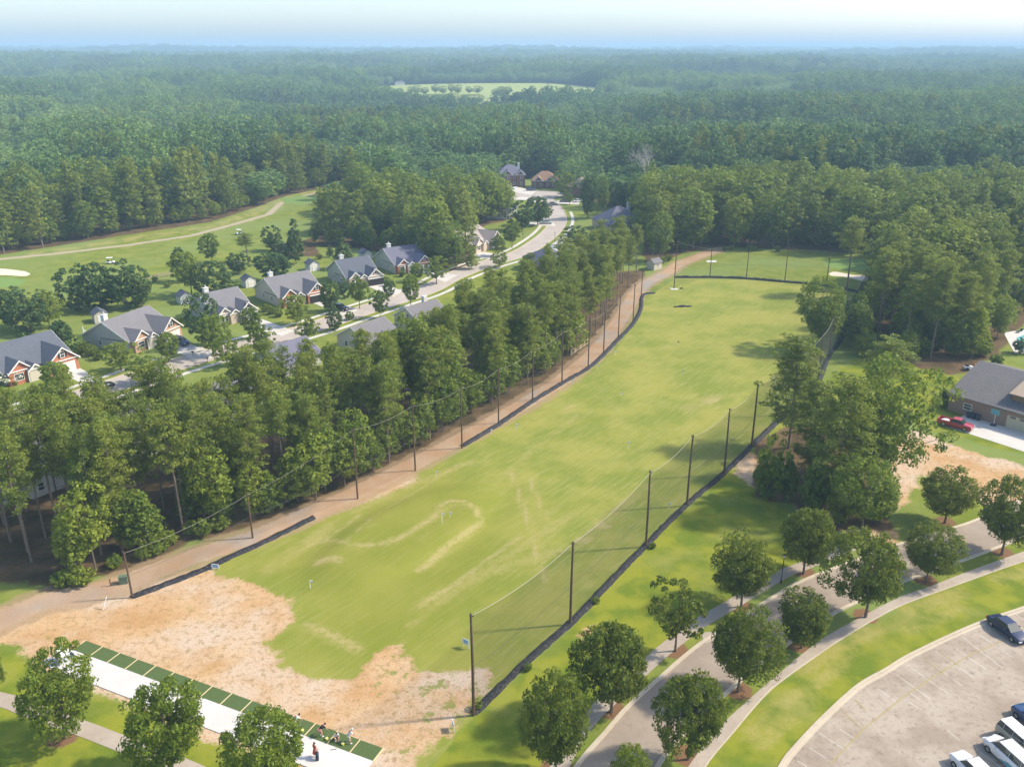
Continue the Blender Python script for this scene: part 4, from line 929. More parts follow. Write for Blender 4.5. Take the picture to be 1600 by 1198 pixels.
def ranch(name, fl, fr, label, brick='red', roof='slate', side='grey', D=12.5, gd='white', W=None, wallh=2.8, hip=False, chim=True, mirror=False, cat='house'):
    a = np.array(P(*fl)); b = np.array(P(*fr)); th = math.atan2(*(b - a)[::-1]); W = W or float(np.hypot(*(b - a)))
    e = empty(name, (a[0], a[1], 0), th, label, cat, 'houses of the neighbourhood')
    ze = wallh; p = .56; B, SD, RF = BRK[brick], SID[side], SHG[roof]
    m = MB(); m.box(0, W, 0, D, 0, ze); 
    tri = [(0, ze), (D, ze), (D / 2, ze + D / 2 * p)]
    m.prism(tri, 'x', .003, .25); m.prism(tri, 'x', W - .25, W - .003)
    m.build('wall', SD, e)
    m = MB(); m.box(.2, W - .2, -.12, -.003, 0, ze - .05); m.build('brick_front', B, e)
    rm = MB(); tm = MB(); gable_roof(rm, 'x', 0, D, -.4, W + .4, ze, p, .45)
    for s in (-.46, W + .403): tm.prism(chev(0, D, ze - .1, p, .47, .2), 'x', s, s + .057)
    gw = min(6.4, W * .45)
    wing(e, rm, tm, W - gw, W, -2.6, D * .45, ze, .86, B, None)
    wing(e, rm, tm, .3, .3 + gw * .72, -1.3, D * .4, ze, .86, B, None)
    wing(e, rm, tm, .8 + gw * .5, .8 + gw * .5 + 2.4, -2.0, 0, ze - .25, .8, SID['cream'] if brick != 'cream' else B, None)
    ro = rm.build('roof', RF, e); tm.build('trim', M_TRIM, e)
    gx_ = W - gw / 2
    window(e, gx_, -2.6, ze + .55, .95, 1.35, 'front', True)
    m = MB()
    if gd == 'open': m.box(gx_ - 2.35, gx_ + 2.35, -2.66, -2.604, .02, 2.2); m.build('garage_shade_panel', M_GARSHADE, e); m = MB(); m.box(gx_ - 2.4, gx_ + 2.4, -2.72, -2.66, 1.95, 2.3); m.build('garage_door', M_GAR, e)  # near-black panel on the wall paints the shade inside an open garage
    else:
        for k in range(4): m.box(gx_ - 2.35, gx_ + 2.35, -2.67, -2.604, .02 + k * .55, .53 + k * .55)
        m.build('garage_door', M_GAR, e)
    window(e, .3 + gw * .3, -1.3, .8, 1.9, 1.5, 'front', False)
    window(e, W - gw - 1.4, -.12, .7, 1.1, 1.6, 'front', True)
    for yy in (D * .3, D * .62): window(e, 0, yy, 1.0, .9, 1.2, 'left')
    m = MB(); dx_ = W - gw - 3.0; m.box(dx_ - .5, dx_ + .5, -.19, -.123, .1, 2.2); m.build('door', M_SHUT, e)
    m = MB(); 
    for xx in (W - gw - .4, W - gw - 3.8): m.box(xx - .12, xx + .12, -1.9, -1.66, 0, ze - .3)
    m.build('porch_post', M_TRIM, e)
    if chim:
        m = MB(); m.box(2.0, 3.2, D * .62, D * .62 + .9, ze, ze + D / 2 * p + .7); m.box(1.92, 3.28, D * .62 - .08, D * .62 + .98, ze + D / 2 * p + .7, ze + D / 2 * p + .85); m.tube([(2.6, D * .62 + .45, ze + D / 2 * p + .85), (2.6, D * .62 + .45, ze + D / 2 * p + 1.4)], .14, 8); m.build('chimney', SID['white'], ro)
    return e
ranch('brick_house', (10, 603), (114, 572), 'red brick house with dark slate roof and bay window at the left frame edge', 'red', 'slate', 'grey', 13.5)
ranch('brick_house', (204, 552), (271, 524), 'grey roofed house with tan brick gables, second from the left', 'tan', 'grey', 'grey', 13)
ranch('brick_house', (338, 508), (394, 495), 'house mostly hidden behind two dark trees, third from the left', 'cream', 'grey', 'grey', 13)
ranch('brick_house', (438, 480), (503, 466), 'orange brick gabled house with white chimney, fourth from the left', 'red', 'grey', 'cream', 13, 'open')
ranch('brick_house', (543, 449), (592, 441), 'white gabled house with an open dark garage, fifth from the left', 'cream', 'slate', 'grey', 13, 'open')
ranch('brick_house', (618, 428), (668, 420), 'red brick gabled house beside the dark grove, sixth from the left', 'red', 'blue', 'grey', 13)
ranch('cream_house', (738, 396), (772, 383), 'cream brick house with white gables beside the grove and the upper street', 'cream', 'pale', 'cream', 13)

def hip_roof(mb, x0, x1, y0, y1, ze, p, oh=.5, th=.15):
    x0 -= oh; x1 += oh; y0 -= oh; y1 += oh; w_ = min(x1 - x0, y1 - y0) / 2; zr = ze + w_ * p
    if x1 - x0 >= y1 - y0: r1, r2 = (x0 + w_, (y0 + y1) / 2), (x1 - w_, (y0 + y1) / 2)
    else: r1, r2 = ((x0 + x1) / 2, y0 + w_), ((x0 + x1) / 2, y1 - w_)
    v = [(x0, y0, ze - .1), (x1, y0, ze - .1), (x1, y1, ze - .1), (x0, y1, ze - .1), (x0, y0, ze + .08), (x1, y0, ze + .08), (x1, y1, ze + .08), (x0, y1, ze + .08), (*r1, zr), (*r2, zr)]
    if x1 - x0 >= y1 - y0: f = [(4, 5, 9, 8), (5, 6, 9), (6, 7, 8, 9), (7, 4, 8)]
    else: f = [(4, 5, 8), (5, 6, 9, 8), (6, 7, 9), (7, 4, 8, 9)]
    mb.add(v, f + [(0, 3, 2, 1), (0, 1, 5, 4), (1, 2, 6, 5), (2, 3, 7, 6), (3, 0, 4, 7)])
def hiphouse(name, c, rot, W, D, h, label, wall, roof, p=.55, gables=(), chim=False, world=None, z0=0, win=True, storeys=1, gm=None):
    x, y = world if world else P(*c, h)
    e = empty(name, (x, y, z0), rot, label, 'house', 'houses of the neighbourhood'); m = MB(); m.box(-W / 2, W / 2, -D / 2, D / 2, 0, h); m.build('wall', wall, e)
    rm = MB(); tm = MB(); hip_roof(rm, -W / 2, W / 2, -D / 2, D / 2, h, p)
    for (gx0, gw, yf, pp) in gables: wing(e, rm, tm, gx0, gx0 + gw, yf, 0, h, pp, gm or wall, None)
    ro = rm.build('roof', roof, e)
    if gables: tm.build('trim', M_TRIM, e)
    if chim: m = MB(); m.box(W * .28, W * .28 + 1.1, D * .1, D * .1 + .8, h, h + min(W, D) / 2 * p + 1.2); m.build('chimney', SID['white'], ro)
    if win:
        for s in range(storeys):
            for k in np.linspace(-.36, .36, 4):
                yf = -D / 2
                for (gx0, gw, gy, pp) in gables:
                    if gx0 < k * W < gx0 + gw: yf = gy
                window(e, k * W, yf, .8 + s * 2.8, 1.0, 1.4, 'front')
            window(e, W / 2, 0, .8 + s * 2.8, 1.0, 1.4, 'right'); window(e, -W / 2, 0, .8 + s * 2.8, 1.0, 1.4, 'left')
    return e
def gablehouse(name, apex, rot, W, D, h, label, wall, roof, p=.55, chim=False):
    x, y = P(*apex, h + D / 2 * p); e = empty(name, (x, y, 0), rot, label, 'house', 'houses of the neighbourhood')
    m = MB(); m.box(-W / 2, W / 2, -D / 2, D / 2, 0, h); tri = [(-D / 2, h), (D / 2, h), (0, h + D / 2 * p)]; m.prism(tri, 'x', -W / 2 + .003, -W / 2 + .25); m.prism(tri, 'x', W / 2 - .25, W / 2 - .003); m.build('wall', wall, e)
    rm = MB(); gable_roof(rm, 'x', -D / 2, D / 2, -W / 2 - .4, W / 2 + .4, h, p, .45); tm = MB()
    for s in (-W / 2 - .46, W / 2 + .403): tm.prism(chev(-D / 2, D / 2, h - .1, p, .47, .2), 'x', s, s + .057)
    gable_roof(rm, 'y', -W * .1, W * .3, -D * .62, 0, h, p, .35)
    m = MB(); m.box(-W * .1, W * .3, -D * .58, -D / 2, 0, h); m.prism([(-W * .1, h), (W * .3, h), (W * .1, h + W * .2 * p)], 'y', -D * .58 + .003, -D * .58 + .2); m.build('back_wing', wall, e)
    ro = rm.build('roof', roof, e); tm.build('trim', M_TRIM, e)
    if chim: m = MB(); m.box(W * .2, W * .2 + 1.1, 1, 1.9, h, h + D / 2 * p + 1.1); m.build('chimney', SID['white'], ro)
    for k in (-.35, 0, .35): window(e, k * W, -D / 2 if not -W * .1 < k * W < W * .3 else -D * .58, .9, 1.0, 1.3, 'front')
    window(e, -W / 2, -1.5, .9, 1.0, 1.3, 'left'); window(e, -W / 2, 2, .9, 1.0, 1.3, 'left')
    return e
stdir = math.radians(53)
hiphouse('grey_roof_house', (857, 404), math.radians(25), 11, 11, 3, 'tan walled house with a plain dark grey hip roof just right of the street', BRK['tan'], SHG['blue'], .62)
gablehouse('cream_gable_house', (658, 474), stdir - .1, 9, 9.5, 3, 'cream walled house with three pointed cypresses behind its gable', SID['cream'], SHG['grey'], .6, True)
gablehouse('grey_roof_house', (574, 503), stdir, 9.5, 10, 2.9, 'broad dark grey roof rising behind the middle of the pine stand', SID['cream'], SHG['grey'], .55)
gablehouse('grey_roof_house', (447, 534), stdir, 9.5, 10, 2.8, 'low dark grey roof peeping over the pines below the fourth house', SID['grey'], SHG['blue'], .5)
gablehouse('grey_roof_house', (330, 600), stdir + .05, 15, 12, 2.8, 'pale walled house glimpsed through the pine stand, right one of two', SID['white'], SHG['grey'], .5)
gablehouse('grey_roof_house', (205, 640), stdir, 15, 12, 2.8, 'pale walled house glimpsed through the pine stand, left one of two', SID['white'], SHG['grey'], .5)
gablehouse('grey_roof_house', (20, 700), stdir, 15, 12, 2.8, 'house hidden behind the pines at the left frame edge', SID['white'], SHG['grey'], .5)
hiphouse('two_storey_house', None, .12, 13.5, 10, 5.6, 'two storey dark brick house with white gabled front at the far end of the street', BRK['dark'], SHG['blue'], .75, [(-4.2, 4.6, -6.2, 1.0), (2.4, 4.0, -6.0, 1.0)], True, tuple(np.array(P(797, 292)) + np.array([0, 6])), 0, True, 2)
hiphouse('rust_roof_house', None, -.1, 12.5, 9, 3.4, 'small house with a rust coloured roof at the end of the street', BRK['dark'], SHG['orange'], .8, [(-5, 4.4, -5.6, .95), (.8, 4, -5.4, .95)], False, tuple(np.array(P(852, 294)) + np.array([0, 5])), 0)
hiphouse('brick_house', None, .5, 13, 10, 3.6, 'brown roofed brick house half hidden by trees right of the street end', BRK['tan'], SHG['tan'], .8, [(-4, 5, -6, .95)], False, tuple(np.array(P(913, 306)) + np.array([0, 5])), 0)
hiphouse('slate_roof_house', None, .35, 15, 13, 3.2, 'house with a complex slate hip roof right of the street bend', BRK['cream'], SHG['blue'], .75, [(-7, 6, -8, .8)], True, tuple(np.array(P(967, 360)) + np.array([0, 3])), 0)
hiphouse('dark_roof_house', None, -.3, 11, 11, 3.2, 'dark roofed white house half hidden by trees inside the street bend', SID['white'], SHG['blue'], .8, [], True, tuple(np.array(P(781, 340)) + np.array([0, 2])), 0)
hiphouse('grey_roof_house', None, -.35, 15, 11, 5.2, 'light grey roofed white house among the trees at the far left', SID['white'], SHG['pale'], .7, [(3.0, 4.5, -6.4, 1.0)], False, tuple(np.array(P(22, 333)) + np.array([0, 3])), 0, True, 2)

# right hand brick house
a = np.array(P(1480, 640)); b = np.array(P(1600, 676)); th = math.atan2(*(b - a)[::-1])
e = empty('large_brick_house', (a[0], a[1], 0), th, 'large brown brick house with charcoal roof beside the red pickup, right edge', 'house', 'houses of the neighbourhood')
W_, D_ = 34, 23
m = MB(); m.box(0, W_, 0, D_, 0, 3.3); m.prism([(0, 3.3), (D_, 3.3), (D_ / 2, 3.3 + D_ / 2 * .30)], 'x', .003, .3); m.build('wall', BRK['brown'], e)
rm = MB(); gable_roof(rm, 'x', 0, D_, -.45, W_, 3.3, .30, .5, .18); ro = rm.build('roof', SHG['charcoal'], e)
tm = MB(); tm.prism(chev(0, D_, 3.2, .30, .52, .22), 'x', -.52, -.453); tm.box(-.4, W_, -.62, -.53, 3.0, 3.15); tm.build('trim', SID['brown'], e)
m = MB(); m.prism([(2.6, 3.9), (2.6, 5.4), (8, 5.4)], 'x', 9.4, 15.6); m.build('dormer_wall', SID['brown'], e)
m = MB(); m.prism([(2.0, 5.4), (2.0, 5.55), (10.2, 7.05), (10.2, 6.9)], 'x', 9.0, 16.0); m.build('dormer_roof', SHG['tan'], e)
window(e, 14.2, 2.6, 4.15, 1.1, 1.1, 'front')
m = MB(); gable_roof(m, 'y', 15, 30, 9, D_ + 3, 4.6, .36, .4); m.build('rear_roof', SHG['tan'], e)
m = MB()
for k in range(4): m.box(10.2, 20, -.08, -.004, .03 + k * .6, .61 + k * .6)
gd_ = m.build('garage_door', M_BEIGE, e)
m = MB()
for k in range(6): m.box(10.7 + k * 1.6, 11.6 + k * 1.6, -.11, -.083, 1.95, 2.3)
m.build('door_window', M_GLASS, gd_)
window(e, 3.4, 0, 1.1, 1.5, 1.2, 'front')
def local(e_, lx, ly):
    t_ = e_.rotation_euler[2]; return (e_.location[0] + lx * math.cos(t_) - ly * math.sin(t_), e_.location[1] + lx * math.sin(t_) + ly * math.cos(t_))
M_BIN = simple('dark_plastic', (.03, .05, .07), .5, .1); M_TEAL = simple('teal_board', (.12, .34, .38), .4, .1); M_WHT = simple('white_paint', (.8, .8, .78), .4, .04)
for i, (lx, lb) in enumerate([(4.2, 'left'), (5.0, 'middle'), (5.8, 'right')]):
    x, y = local(e, lx, -.8); r = empty('rubbish_bin', (x, y, .05 if i else 0), th + R.uniform(-.2, .2), 'dark wheeled bin, %s one against the brown brick wall' % lb, 'bin', 'bins against the brick house')
    m = MB(); m.add([(-.25, -.25, .08), (.25, -.25, .08), (.25, .25, .08), (-.25, .25, .08), (-.32, -.34, 1.0), (.32, -.34, 1.0), (.32, .34, 1.0), (-.32, .34, 1.0)], [(0, 3, 2, 1), (0, 1, 5, 4), (1, 2, 6, 5), (2, 3, 7, 6), (3, 0, 4, 7), (4, 5, 6, 7)]); m.build('body', M_BIN, r)
    m = MB(); m.prism([(-.38, 1.003), (.38, 1.003), (.38, 1.05), (0, 1.14), (-.38, 1.06)], 'x', -.35, .35); m.build('lid', M_BIN, r)
    for s in (-1, 1): m = MB(); m.tube([(s * .3, .28, .1), (s * .34, .28, .1)], .1, 10); m.build('wheel', M_SHUT, r)
x, y = local(e, 8.6, -1.1); r = empty('basketball_hoop', (x, y, .05), th, 'portable basketball hoop with teal backboard on the driveway', 'basketball hoop')
m = MB(); m.box(-.4, .4, -.3, .5, 0, .25); m.build('base', M_BIN, r); m = MB(); m.tube([(0, .2, .25), (0, .1, 2.4), (0, -.3, 2.7)], .05, 8); m.build('pole', M_WHT, r)
m = MB(); m.box(-.7, .7, -.38, -.32, 2.2, 3.1); m.build('backboard', M_TEAL, r); m = MB(); m.tube([(.23 * math.cos(a_), -.65 + .23 * math.sin(a_), 2.35) for a_ in np.linspace(0, 6.28, 14)], .015, 5); m.build('rim', simple('orange_rim', (.6, .15, .03), .5), r)
for px, py, wd, lab in [(1473, 620, 1.8, 'clipped round shrub at the far corner of the brown brick house'), (1480, 621, 1.6, 'second clipped shrub touching the corner of the brown brick house'), (1474, 637, 1.8, 'shrub by the near corner of the brown brick house'), (1556, 572, 3, 'brownish shrub behind the charcoal roof ridge')]:
    x, y = P(px, py); tree('bush', BUSH, x, y, wd * .85, wd, lab, 'bush', None, None, 3.2, 2.2)
# pool
slab('pool_deck', [(1568, 520), (1600, 515), (1700, 520), (1700, 560), (1585, 552)], .06, M_NEWC)
t = NT('pool_water'); t.color((.16, .46, .48)); t.b.inputs['Roughness'].default_value = .08; t.bump(t.noise(3), .03, .3); o = slab('pool_water', [(1588, 528), (1604, 522), (1680, 528), (1680, 548), (1590, 546)], .068, t.m, .01)
x, y = P(1590, 521); r = empty('sun_lounger', (x, y, .06), .4, 'dark lounger standing on the white pool deck', 'lounger'); m = MB(); m.prism([(0, .3), (1.3, .3), (1.9, .75), (1.85, .8), (1.25, .38), (0, .38)], 'y', 0, .65); m.build('seat', M_BIN, r)
for lx in (.15, 1.2):
    for ly in (.05, .6): m = MB(); m.tube([(lx, ly, 0), (lx, ly, .3)], .025, 6); m.build('leg', M_BIN, r)

# sheds
def shed(px, py, wpx, rot, label, wallc='white', roofc='slate', scl=1.0):
    x, y = P(px, py); e_ = empty('garden_shed', (x, y, 0), rot, label, 'shed', 'garden sheds behind the houses'); e_.scale = (scl,) * 3
    m = MB(); m.box(-1.5, 1.5, -1.8, 1.8, 0, 2.2); tri = [(-1.5, 2.2), (1.5, 2.2), (0, 3.2)]; m.prism(tri, 'y', -1.797, -1.6); m.prism(tri, 'y', 1.6, 1.797); m.build('wall', SID[wallc], e_)
    m = MB(); gable_roof(m, 'y', -1.5, 1.5, -2.0, 2.0, 2.2, .68, .25, .1); m.build('roof', SHG[roofc], e_)
    m = MB(); m.box(-.75, -.02, -1.86, -1.803, .1, 1.95); m.box(.02, .75, -1.86, -1.803, .1, 1.95); m.build('double_door', M_TRIM, e_)
    window(e_, -1.5, 0, 1.0, .7, .8, 'left')
shed(157, 502, 30, math.radians(35), 'cream shed beside the round dark grove, behind the second house', 'cream')
shed(289, 473, 28, math.radians(38), 'white shed on the lawn behind the third house', 'white')
shed(389, 447, 26, math.radians(38), 'white shed behind the chimney of the fourth house', 'white')
shed(488, 422, 24, math.radians(38), 'white shed behind the fifth house', 'white')
shed(571, 405, 22, math.radians(38), 'small white shed close to the dark grove, behind the sixth house', 'white')
shed(1022, 420, 20, math.radians(130), 'cream shed standing alone by the far bend of the dirt track', 'cream', 'grey')
# ---------------------------------------------------------------- vehicles
def paint(name, c):
    t = NT(name); t.color(t.mix(t.noise(1.5), c, tuple(v * .92 for v in c))); t.b.inputs['Roughness'].default_value = .28; t.b.inputs['Specular IOR Level'].default_value = .5; t.b.inputs['Coat Weight'].default_value = .6; return t.m
PT = {}
def pt(c):
    if c not in PT: PT[c] = paint('paint_' + str(len(PT)), {'navy': (.015, .025, .07), 'black': (.02, .02, .024), 'white': (.78, .78, .77), 'tan': (.42, .37, .28), 'blue': (.02, .06, .16), 'red': (.42, .02, .035), 'silver': (.45, .47, .48), 'teal': (.10, .36, .45), 'grey': (.10, .11, .13)}[c])
    return PT[c]
M_TYRE = simple('tyre_rubber', (.02, .02, .02), .9); M_RIM = simple('alloy', (.5, .5, .5), .35, .05, 3, .5, .8); M_LAMP = simple('lamp_glass', (.75, .75, .72), .15, .05, 3, .6); M_TAIL = simple('tail_glass', (.35, .01, .01), .2); M_CGL = simple('car_glass', (.03, .045, .045), .06, .1, 1, .7)
SHAPES = {
 'sedan': dict(L=4.8, W=.92, body=[(0, .34, .55, .72), (.12, .24, .70, .86), (.7, .2, .84, .95), (1.5, .2, .94, 1), (3.6, .2, .99, 1), (4.4, .22, .98, .95), (4.7, .3, .88, .86), (4.8, .4, .62, .76)], gh=[1.25, 4.15, 2.05, 3.45, .93, 1.43], roofc=None),
 'suv': dict(L=4.7, W=.94, body=[(0, .4, .75, .78), (.1, .3, .95, .9), (.9, .25, 1.08, .98), (1.4, .25, 1.14, 1), (4.3, .25, 1.14, 1), (4.62, .3, 1.12, .96), (4.7, .4, .9, .9)], gh=[1.2, 4.66, 1.85, 4.45, 1.1, 1.72], roofc=None),
 'van': dict(L=5.1, W=.98, body=[(0, .38, .7, .72), (.15, .28, .92, .88), (.8, .25, 1.1, .98), (1.2, .25, 1.2, 1), (4.8, .25, 1.2, 1), (5.02, .3, 1.15, .96), (5.1, .4, .9, .9)], gh=[.95, 5.05, 1.75, 4.85, 1.15, 1.82], roofc=None)}
def wheels(e, L, W, r=.34):
    for fx, s in ((.19, -1), (.19, 1), (.80, -1), (.80, 1)):
        x = L * fx; m = MB(); m.tube([(x, s * (W - .2), r), (x, s * (W + .02), r)], r, 16); o = m.build('wheel', M_TYRE, e)
        m = MB(); m.tube([(x, s * (W - .1), r), (x, s * (W + .035), r)], r * .62, 10); m.build('rim', M_RIM, o)
def loft(rings, close=True):
    n = len(rings[0]); V = [v for r in rings for v in r]; Fs = []
    for i in range(len(rings) - 1):
        for j in range(n): a = i * n + j; b = i * n + (j + 1) % n; Fs.append((a, b, b + n, a + n))
    Fs += [tuple(range(n))[::-1], tuple(range((len(rings) - 1) * n, len(rings) * n))]
    return V, Fs
def bevel(o, w_=.05, s=2):
    b = o.modifiers.new('bevel', 'BEVEL'); b.width = w_; b.segments = s; b.limit_method = 'ANGLE'; b.angle_limit = math.radians(25); return o
def car(kind, fr_, rr_, label, shape, col, roof=None, lower=None, name=None, at=None, length=None):
    """fr_, rr_: ground points of nose and tail"""
    a = np.array(fr_); b = np.array(rr_); th = math.atan2(*(b - a)[::-1]); s = SHAPES[shape]; L, W = s['L'], s['W']
    c = (a + b) / 2; o_ = c - np.array([math.cos(th), math.sin(th)]) * L / 2
    e = empty(name or 'parked_car', (o_[0], o_[1], tz(*c) + .03), th, label, kind)
    rings = []
    for (x, zb, zt, k) in s['body']:
        w_ = W * k; rings.append([(x, -w_ * .9, zb), (x, -w_, zb + .16), (x, -w_, zt - .16), (x, -w_ * .9, zt), (x, w_ * .9, zt), (x, w_, zt - .16), (x, w_, zb + .16), (x, w_ * .9, zb)])
    V, Fs = loft(rings); m = MB(); m.add(V, Fs); bo = m.build('body', pt(col), e, True); bevel(bo, .06)
    b0, b1, r0, r1, zb, zr = s['gh']; wb, wr = W * .86, W * .70
    m = MB(); m.add([(b0, -wb, zb), (b1, -wb, zb), (b1, wb, zb), (b0, wb, zb), (r0, -wr, zr), (r1, -wr, zr), (r1, wr, zr), (r0, wr, zr)], [(0, 1, 5, 4), (1, 2, 6, 5), (2, 3, 7, 6), (3, 0, 4, 7), (4, 5, 6, 7)]); m.build('windows', M_CGL, e)
    m = MB(); m.box(r0 - .04, r1 + .04, -wr - .03, wr + .03, zr - .03, zr + .05)
    for f in ((r0 + r1) / 2 - .3, r1 - .55):                        # pillars
        for s_ in (-1, 1): m.add([(f - .05, s_ * (wb + .02), zb), (f + .06, s_ * (wb + .02), zb), (f + .06, s_ * (wr + .03), zr), (f - .05, s_ * (wr + .03), zr)], [(0, 1, 2, 3), (3, 2, 1, 0)])
    bevel(m.build('roof', pt(roof or col), e), .03)
    wheels(e, L, W)
    for s_ in (-1, 1):
        z1 = s['body'][1][2]; m = MB(); m.box(-.01, .22, s_ * W * .62 - .2, s_ * W * .62 + .2, z1 - .27, z1 - .12); m.build('headlight', M_LAMP, e)
        z2 = s['body'][-2][2]; m = MB(); m.box(L - .2, L + .01, s_ * W * .68 - .16, s_ * W * .68 + .16, z2 - .3, z2 - .12); m.build('tail_light', M_TAIL, e)
        m = MB(); m.box(b0 + .55, b0 + .75, s_ * (W + .02), s_ * (W + .17), zb - .02, zb + .12) if s_ > 0 else m.box(b0 + .55, b0 + .75, -(W + .17), -(W + .02), zb - .02, zb + .12); m.build('mirror', pt(col), e)
    if lower:
        for s_ in (-1, 1): m = MB(); m.add([(L * .42, s_ * (W + .012), .4), (L * .99, s_ * (W + .012) * .98, .4), (L * .99, s_ * (W + .012) * .98, .95), (L * .62, s_ * (W + .012), .8)], [(0, 1, 2, 3), (3, 2, 1, 0)]); m.build('side_stripe', pt(lower), e)
    return e
dirv = np.array(P(1566, 1043)) - np.array(P(1503.75, 993)); dirv /= np.hypot(*dirv)
def lot(px, py, L, sgn): c = np.array(P(px, py)); return c - dirv * L / 2 * sgn, c + dirv * L / 2 * sgn
car('car', *lot(1573, 988, 4.8, 1)[::-1], 'dark navy coupe parked alone against the curved kerb of the parking lot', 'sedan', 'navy')
car('van', *lot(1576, 1190, 5.1, 1), 'white van with blue green side panel in the lower right corner', 'van', 'white', None, 'teal')
car('car', *lot(1594, 1168, 4.7, -1), 'tan estate car with a white striped roof beside the white van', 'suv', 'tan', 'white')
car('car', *lot(1617, 1135, 4.7, 1), 'blue car cut by the right frame edge in the parking lot', 'suv', 'blue')
car('car', *lot(1521, 1214, 4.7, 1), 'white car cut by the bottom frame edge next to the white van', 'suv', 'white')
sdv = np.array([math.cos(stdir), math.sin(stdir)])
def at(px, py, ang, L=4.6): c = np.array(P(px, py)); d_ = np.array([math.cos(ang), math.sin(ang)]); return c + d_ * L / 2, c - d_ * L / 2
for px, py, ang, lab, sh, col in [
    (283, 538, -.6, 'dark blue car in the driveway of the second house', 'suv', 'blue'), (160, 609, .9, 'dark truck like car parked at the street end of the first driveway', 'suv', 'black'),
    (531, 485, -.3, 'black car at the kerb below the fifth driveway', 'suv', 'black'), (864, 321, .3, 'dark car driving on the upper bend of the street', 'sedan', 'grey'),
    (853, 350, .1, 'silver car parked across the sidewalk inside the street bend', 'sedan', 'silver'), (798, 296, -.1, 'white car in front of the two storey brick house', 'suv', 'white'),
    (777, 292, 2.2, 'silver car beside the two storey brick house', 'suv', 'silver'), (830, 298, 0, 'dark car at the kerb before the rust roofed house', 'suv', 'grey'),
    (883, 316, 0, 'dark car parked right of the street end', 'sedan', 'grey'), (903, 316, .4, 'white car parked right of the street end under the trees', 'sedan', 'white'),
    (897, 391, .8, 'white vehicle on the driveway right of the street, partly under trees', 'van', 'white'), (222, 657, .2, 'blue car glimpsed between the pines of the stand', 'suv', 'blue'),
    (216, 674, .2, 'white car glimpsed between the pines below the blue one', 'suv', 'white')]: car('car', *at(px, py, ang), lab, sh, col)
# red pickup
fr_, rr_ = np.array(P(1513, 673)), np.array(P(1471, 662)); th = math.atan2(*(rr_ - fr_)[::-1]); c = (fr_ + rr_) / 2; L = 5.7; o_ = c - np.array([math.cos(th), math.sin(th)]) * L / 2
e = empty('pickup_truck', (*o_, .06), th, 'red pickup with a white load parked on the edge of the driveway', 'pickup truck')
rings = []
for (x, zb, zt, k) in [(0, .45, .85, .84), (.1, .35, 1.0, .94), (1.0, .32, 1.1, 1), (1.5, .32, 1.14, 1), (3.55, .32, 1.14, 1)]:
    w_ = .95 * k; rings.append([(x, -w_ * .92, zb), (x, -w_, zb + .16), (x, -w_, zt - .14), (x, -w_ * .9, zt), (x, w_ * .9, zt), (x, w_, zt - .14), (x, w_, zb + .16), (x, w_ * .92, zb)])
V, Fs = loft(rings); m = MB(); m.add(V, Fs); bevel(m.build('body', pt('red'), e, True), .05)
m = MB(); m.box(3.56, 5.7, -.95, .95, .45, .62); m.box(3.56, 5.7, -.95, -.84, .622, 1.14); m.box(3.56, 5.7, .84, .95, .622, 1.14); m.box(5.6, 5.7, -.84, .84, .622, 1.12); bevel(m.build('cargo_bed', pt('red'), e), .03)
m = MB(); wb, wr = .84, .68; m.add([(1.35, -wb, 1.12), (3.5, -wb, 1.12), (3.5, wb, 1.12), (1.35, wb, 1.12), (1.95, -wr, 1.68), (3.25, -wr, 1.68), (3.25, wr, 1.68), (1.95, wr, 1.68)], [(0, 1, 5, 4), (1, 2, 6, 5), (2, 3, 7, 6), (3, 0, 4, 7), (4, 5, 6, 7)]); m.build('windows', M_CGL, e)
m = MB(); m.box(1.92, 3.28, -.71, .71, 1.66, 1.74); bevel(m.build('roof', pt('red'), e), .03)
wheels(e, 5.7, .95, .38)
for s_ in (-1, 1): m = MB(); m.box(-.02, .15, s_ * .65 - .18, s_ * .65 + .18, .72, .9); m.build('headlight', M_LAMP, e)
m = MB(); m.box(-.08, .05, -.85, .85, .42, .56); m.build('bumper', M_RIM, e)
pl_ = local(e, 4.6, 0); m = MB(); m.ball((0, 0, .2), (.8, .55, .3), 12, 6); o = m.build('white_load', M_WHT, loc=(pl_[0], pl_[1], .06 + .6)); tag(o, 'white bundle lying in the bed of the red pickup', 'bundle')
# golf carts
def golfcart(px, py, ang, label):
    x, y = P(px, py); e = empty('golf_cart', (x, y, .02), ang, label, 'golf cart', 'white golf carts on the fairway')
    m = MB(); m.prism([(-1.2, .3), (1.2, .3), (1.25, .65), (.7, .85), (.6, .45), (-.1, .45), (-.15, .75), (-1.2, .8)], 'y', -.58, .58); bevel(m.build('body', M_WHT, e), .04)
    m = MB(); m.box(-.7, -.15, -.5, .5, .76, .9); m.box(-.78, -.68, -.5, .5, .9, 1.25); m.build('seat', M_BIN, e)
    m = MB(); m.box(-1.05, .75, -.62, .62, 1.85, 1.93); bevel(m.build('canopy', M_WHT, e), .03)
    for sx, sy in ((.62, .55), (.62, -.55), (-.95, .55), (-.95, -.55)): m = MB(); m.tube([(sx + .1, sy, .7), (sx, sy, 1.86)], .025, 6); m.build('post', M_BIN, e)
    for sx, sy in ((.8, .55), (.8, -.55), (-.8, .55), (-.8, -.55)): m = MB(); m.tube([(sx, sy - .08, .23), (sx, sy + .08, .23)], .23, 12); m.build('wheel', M_TYRE, e)
golfcart(173, 412, .2, 'white golf cart alone in the middle of the fairway, left one')
golfcart(373, 367, 2.9, 'white golf cart on the upper fairway above the lone pine, right one')

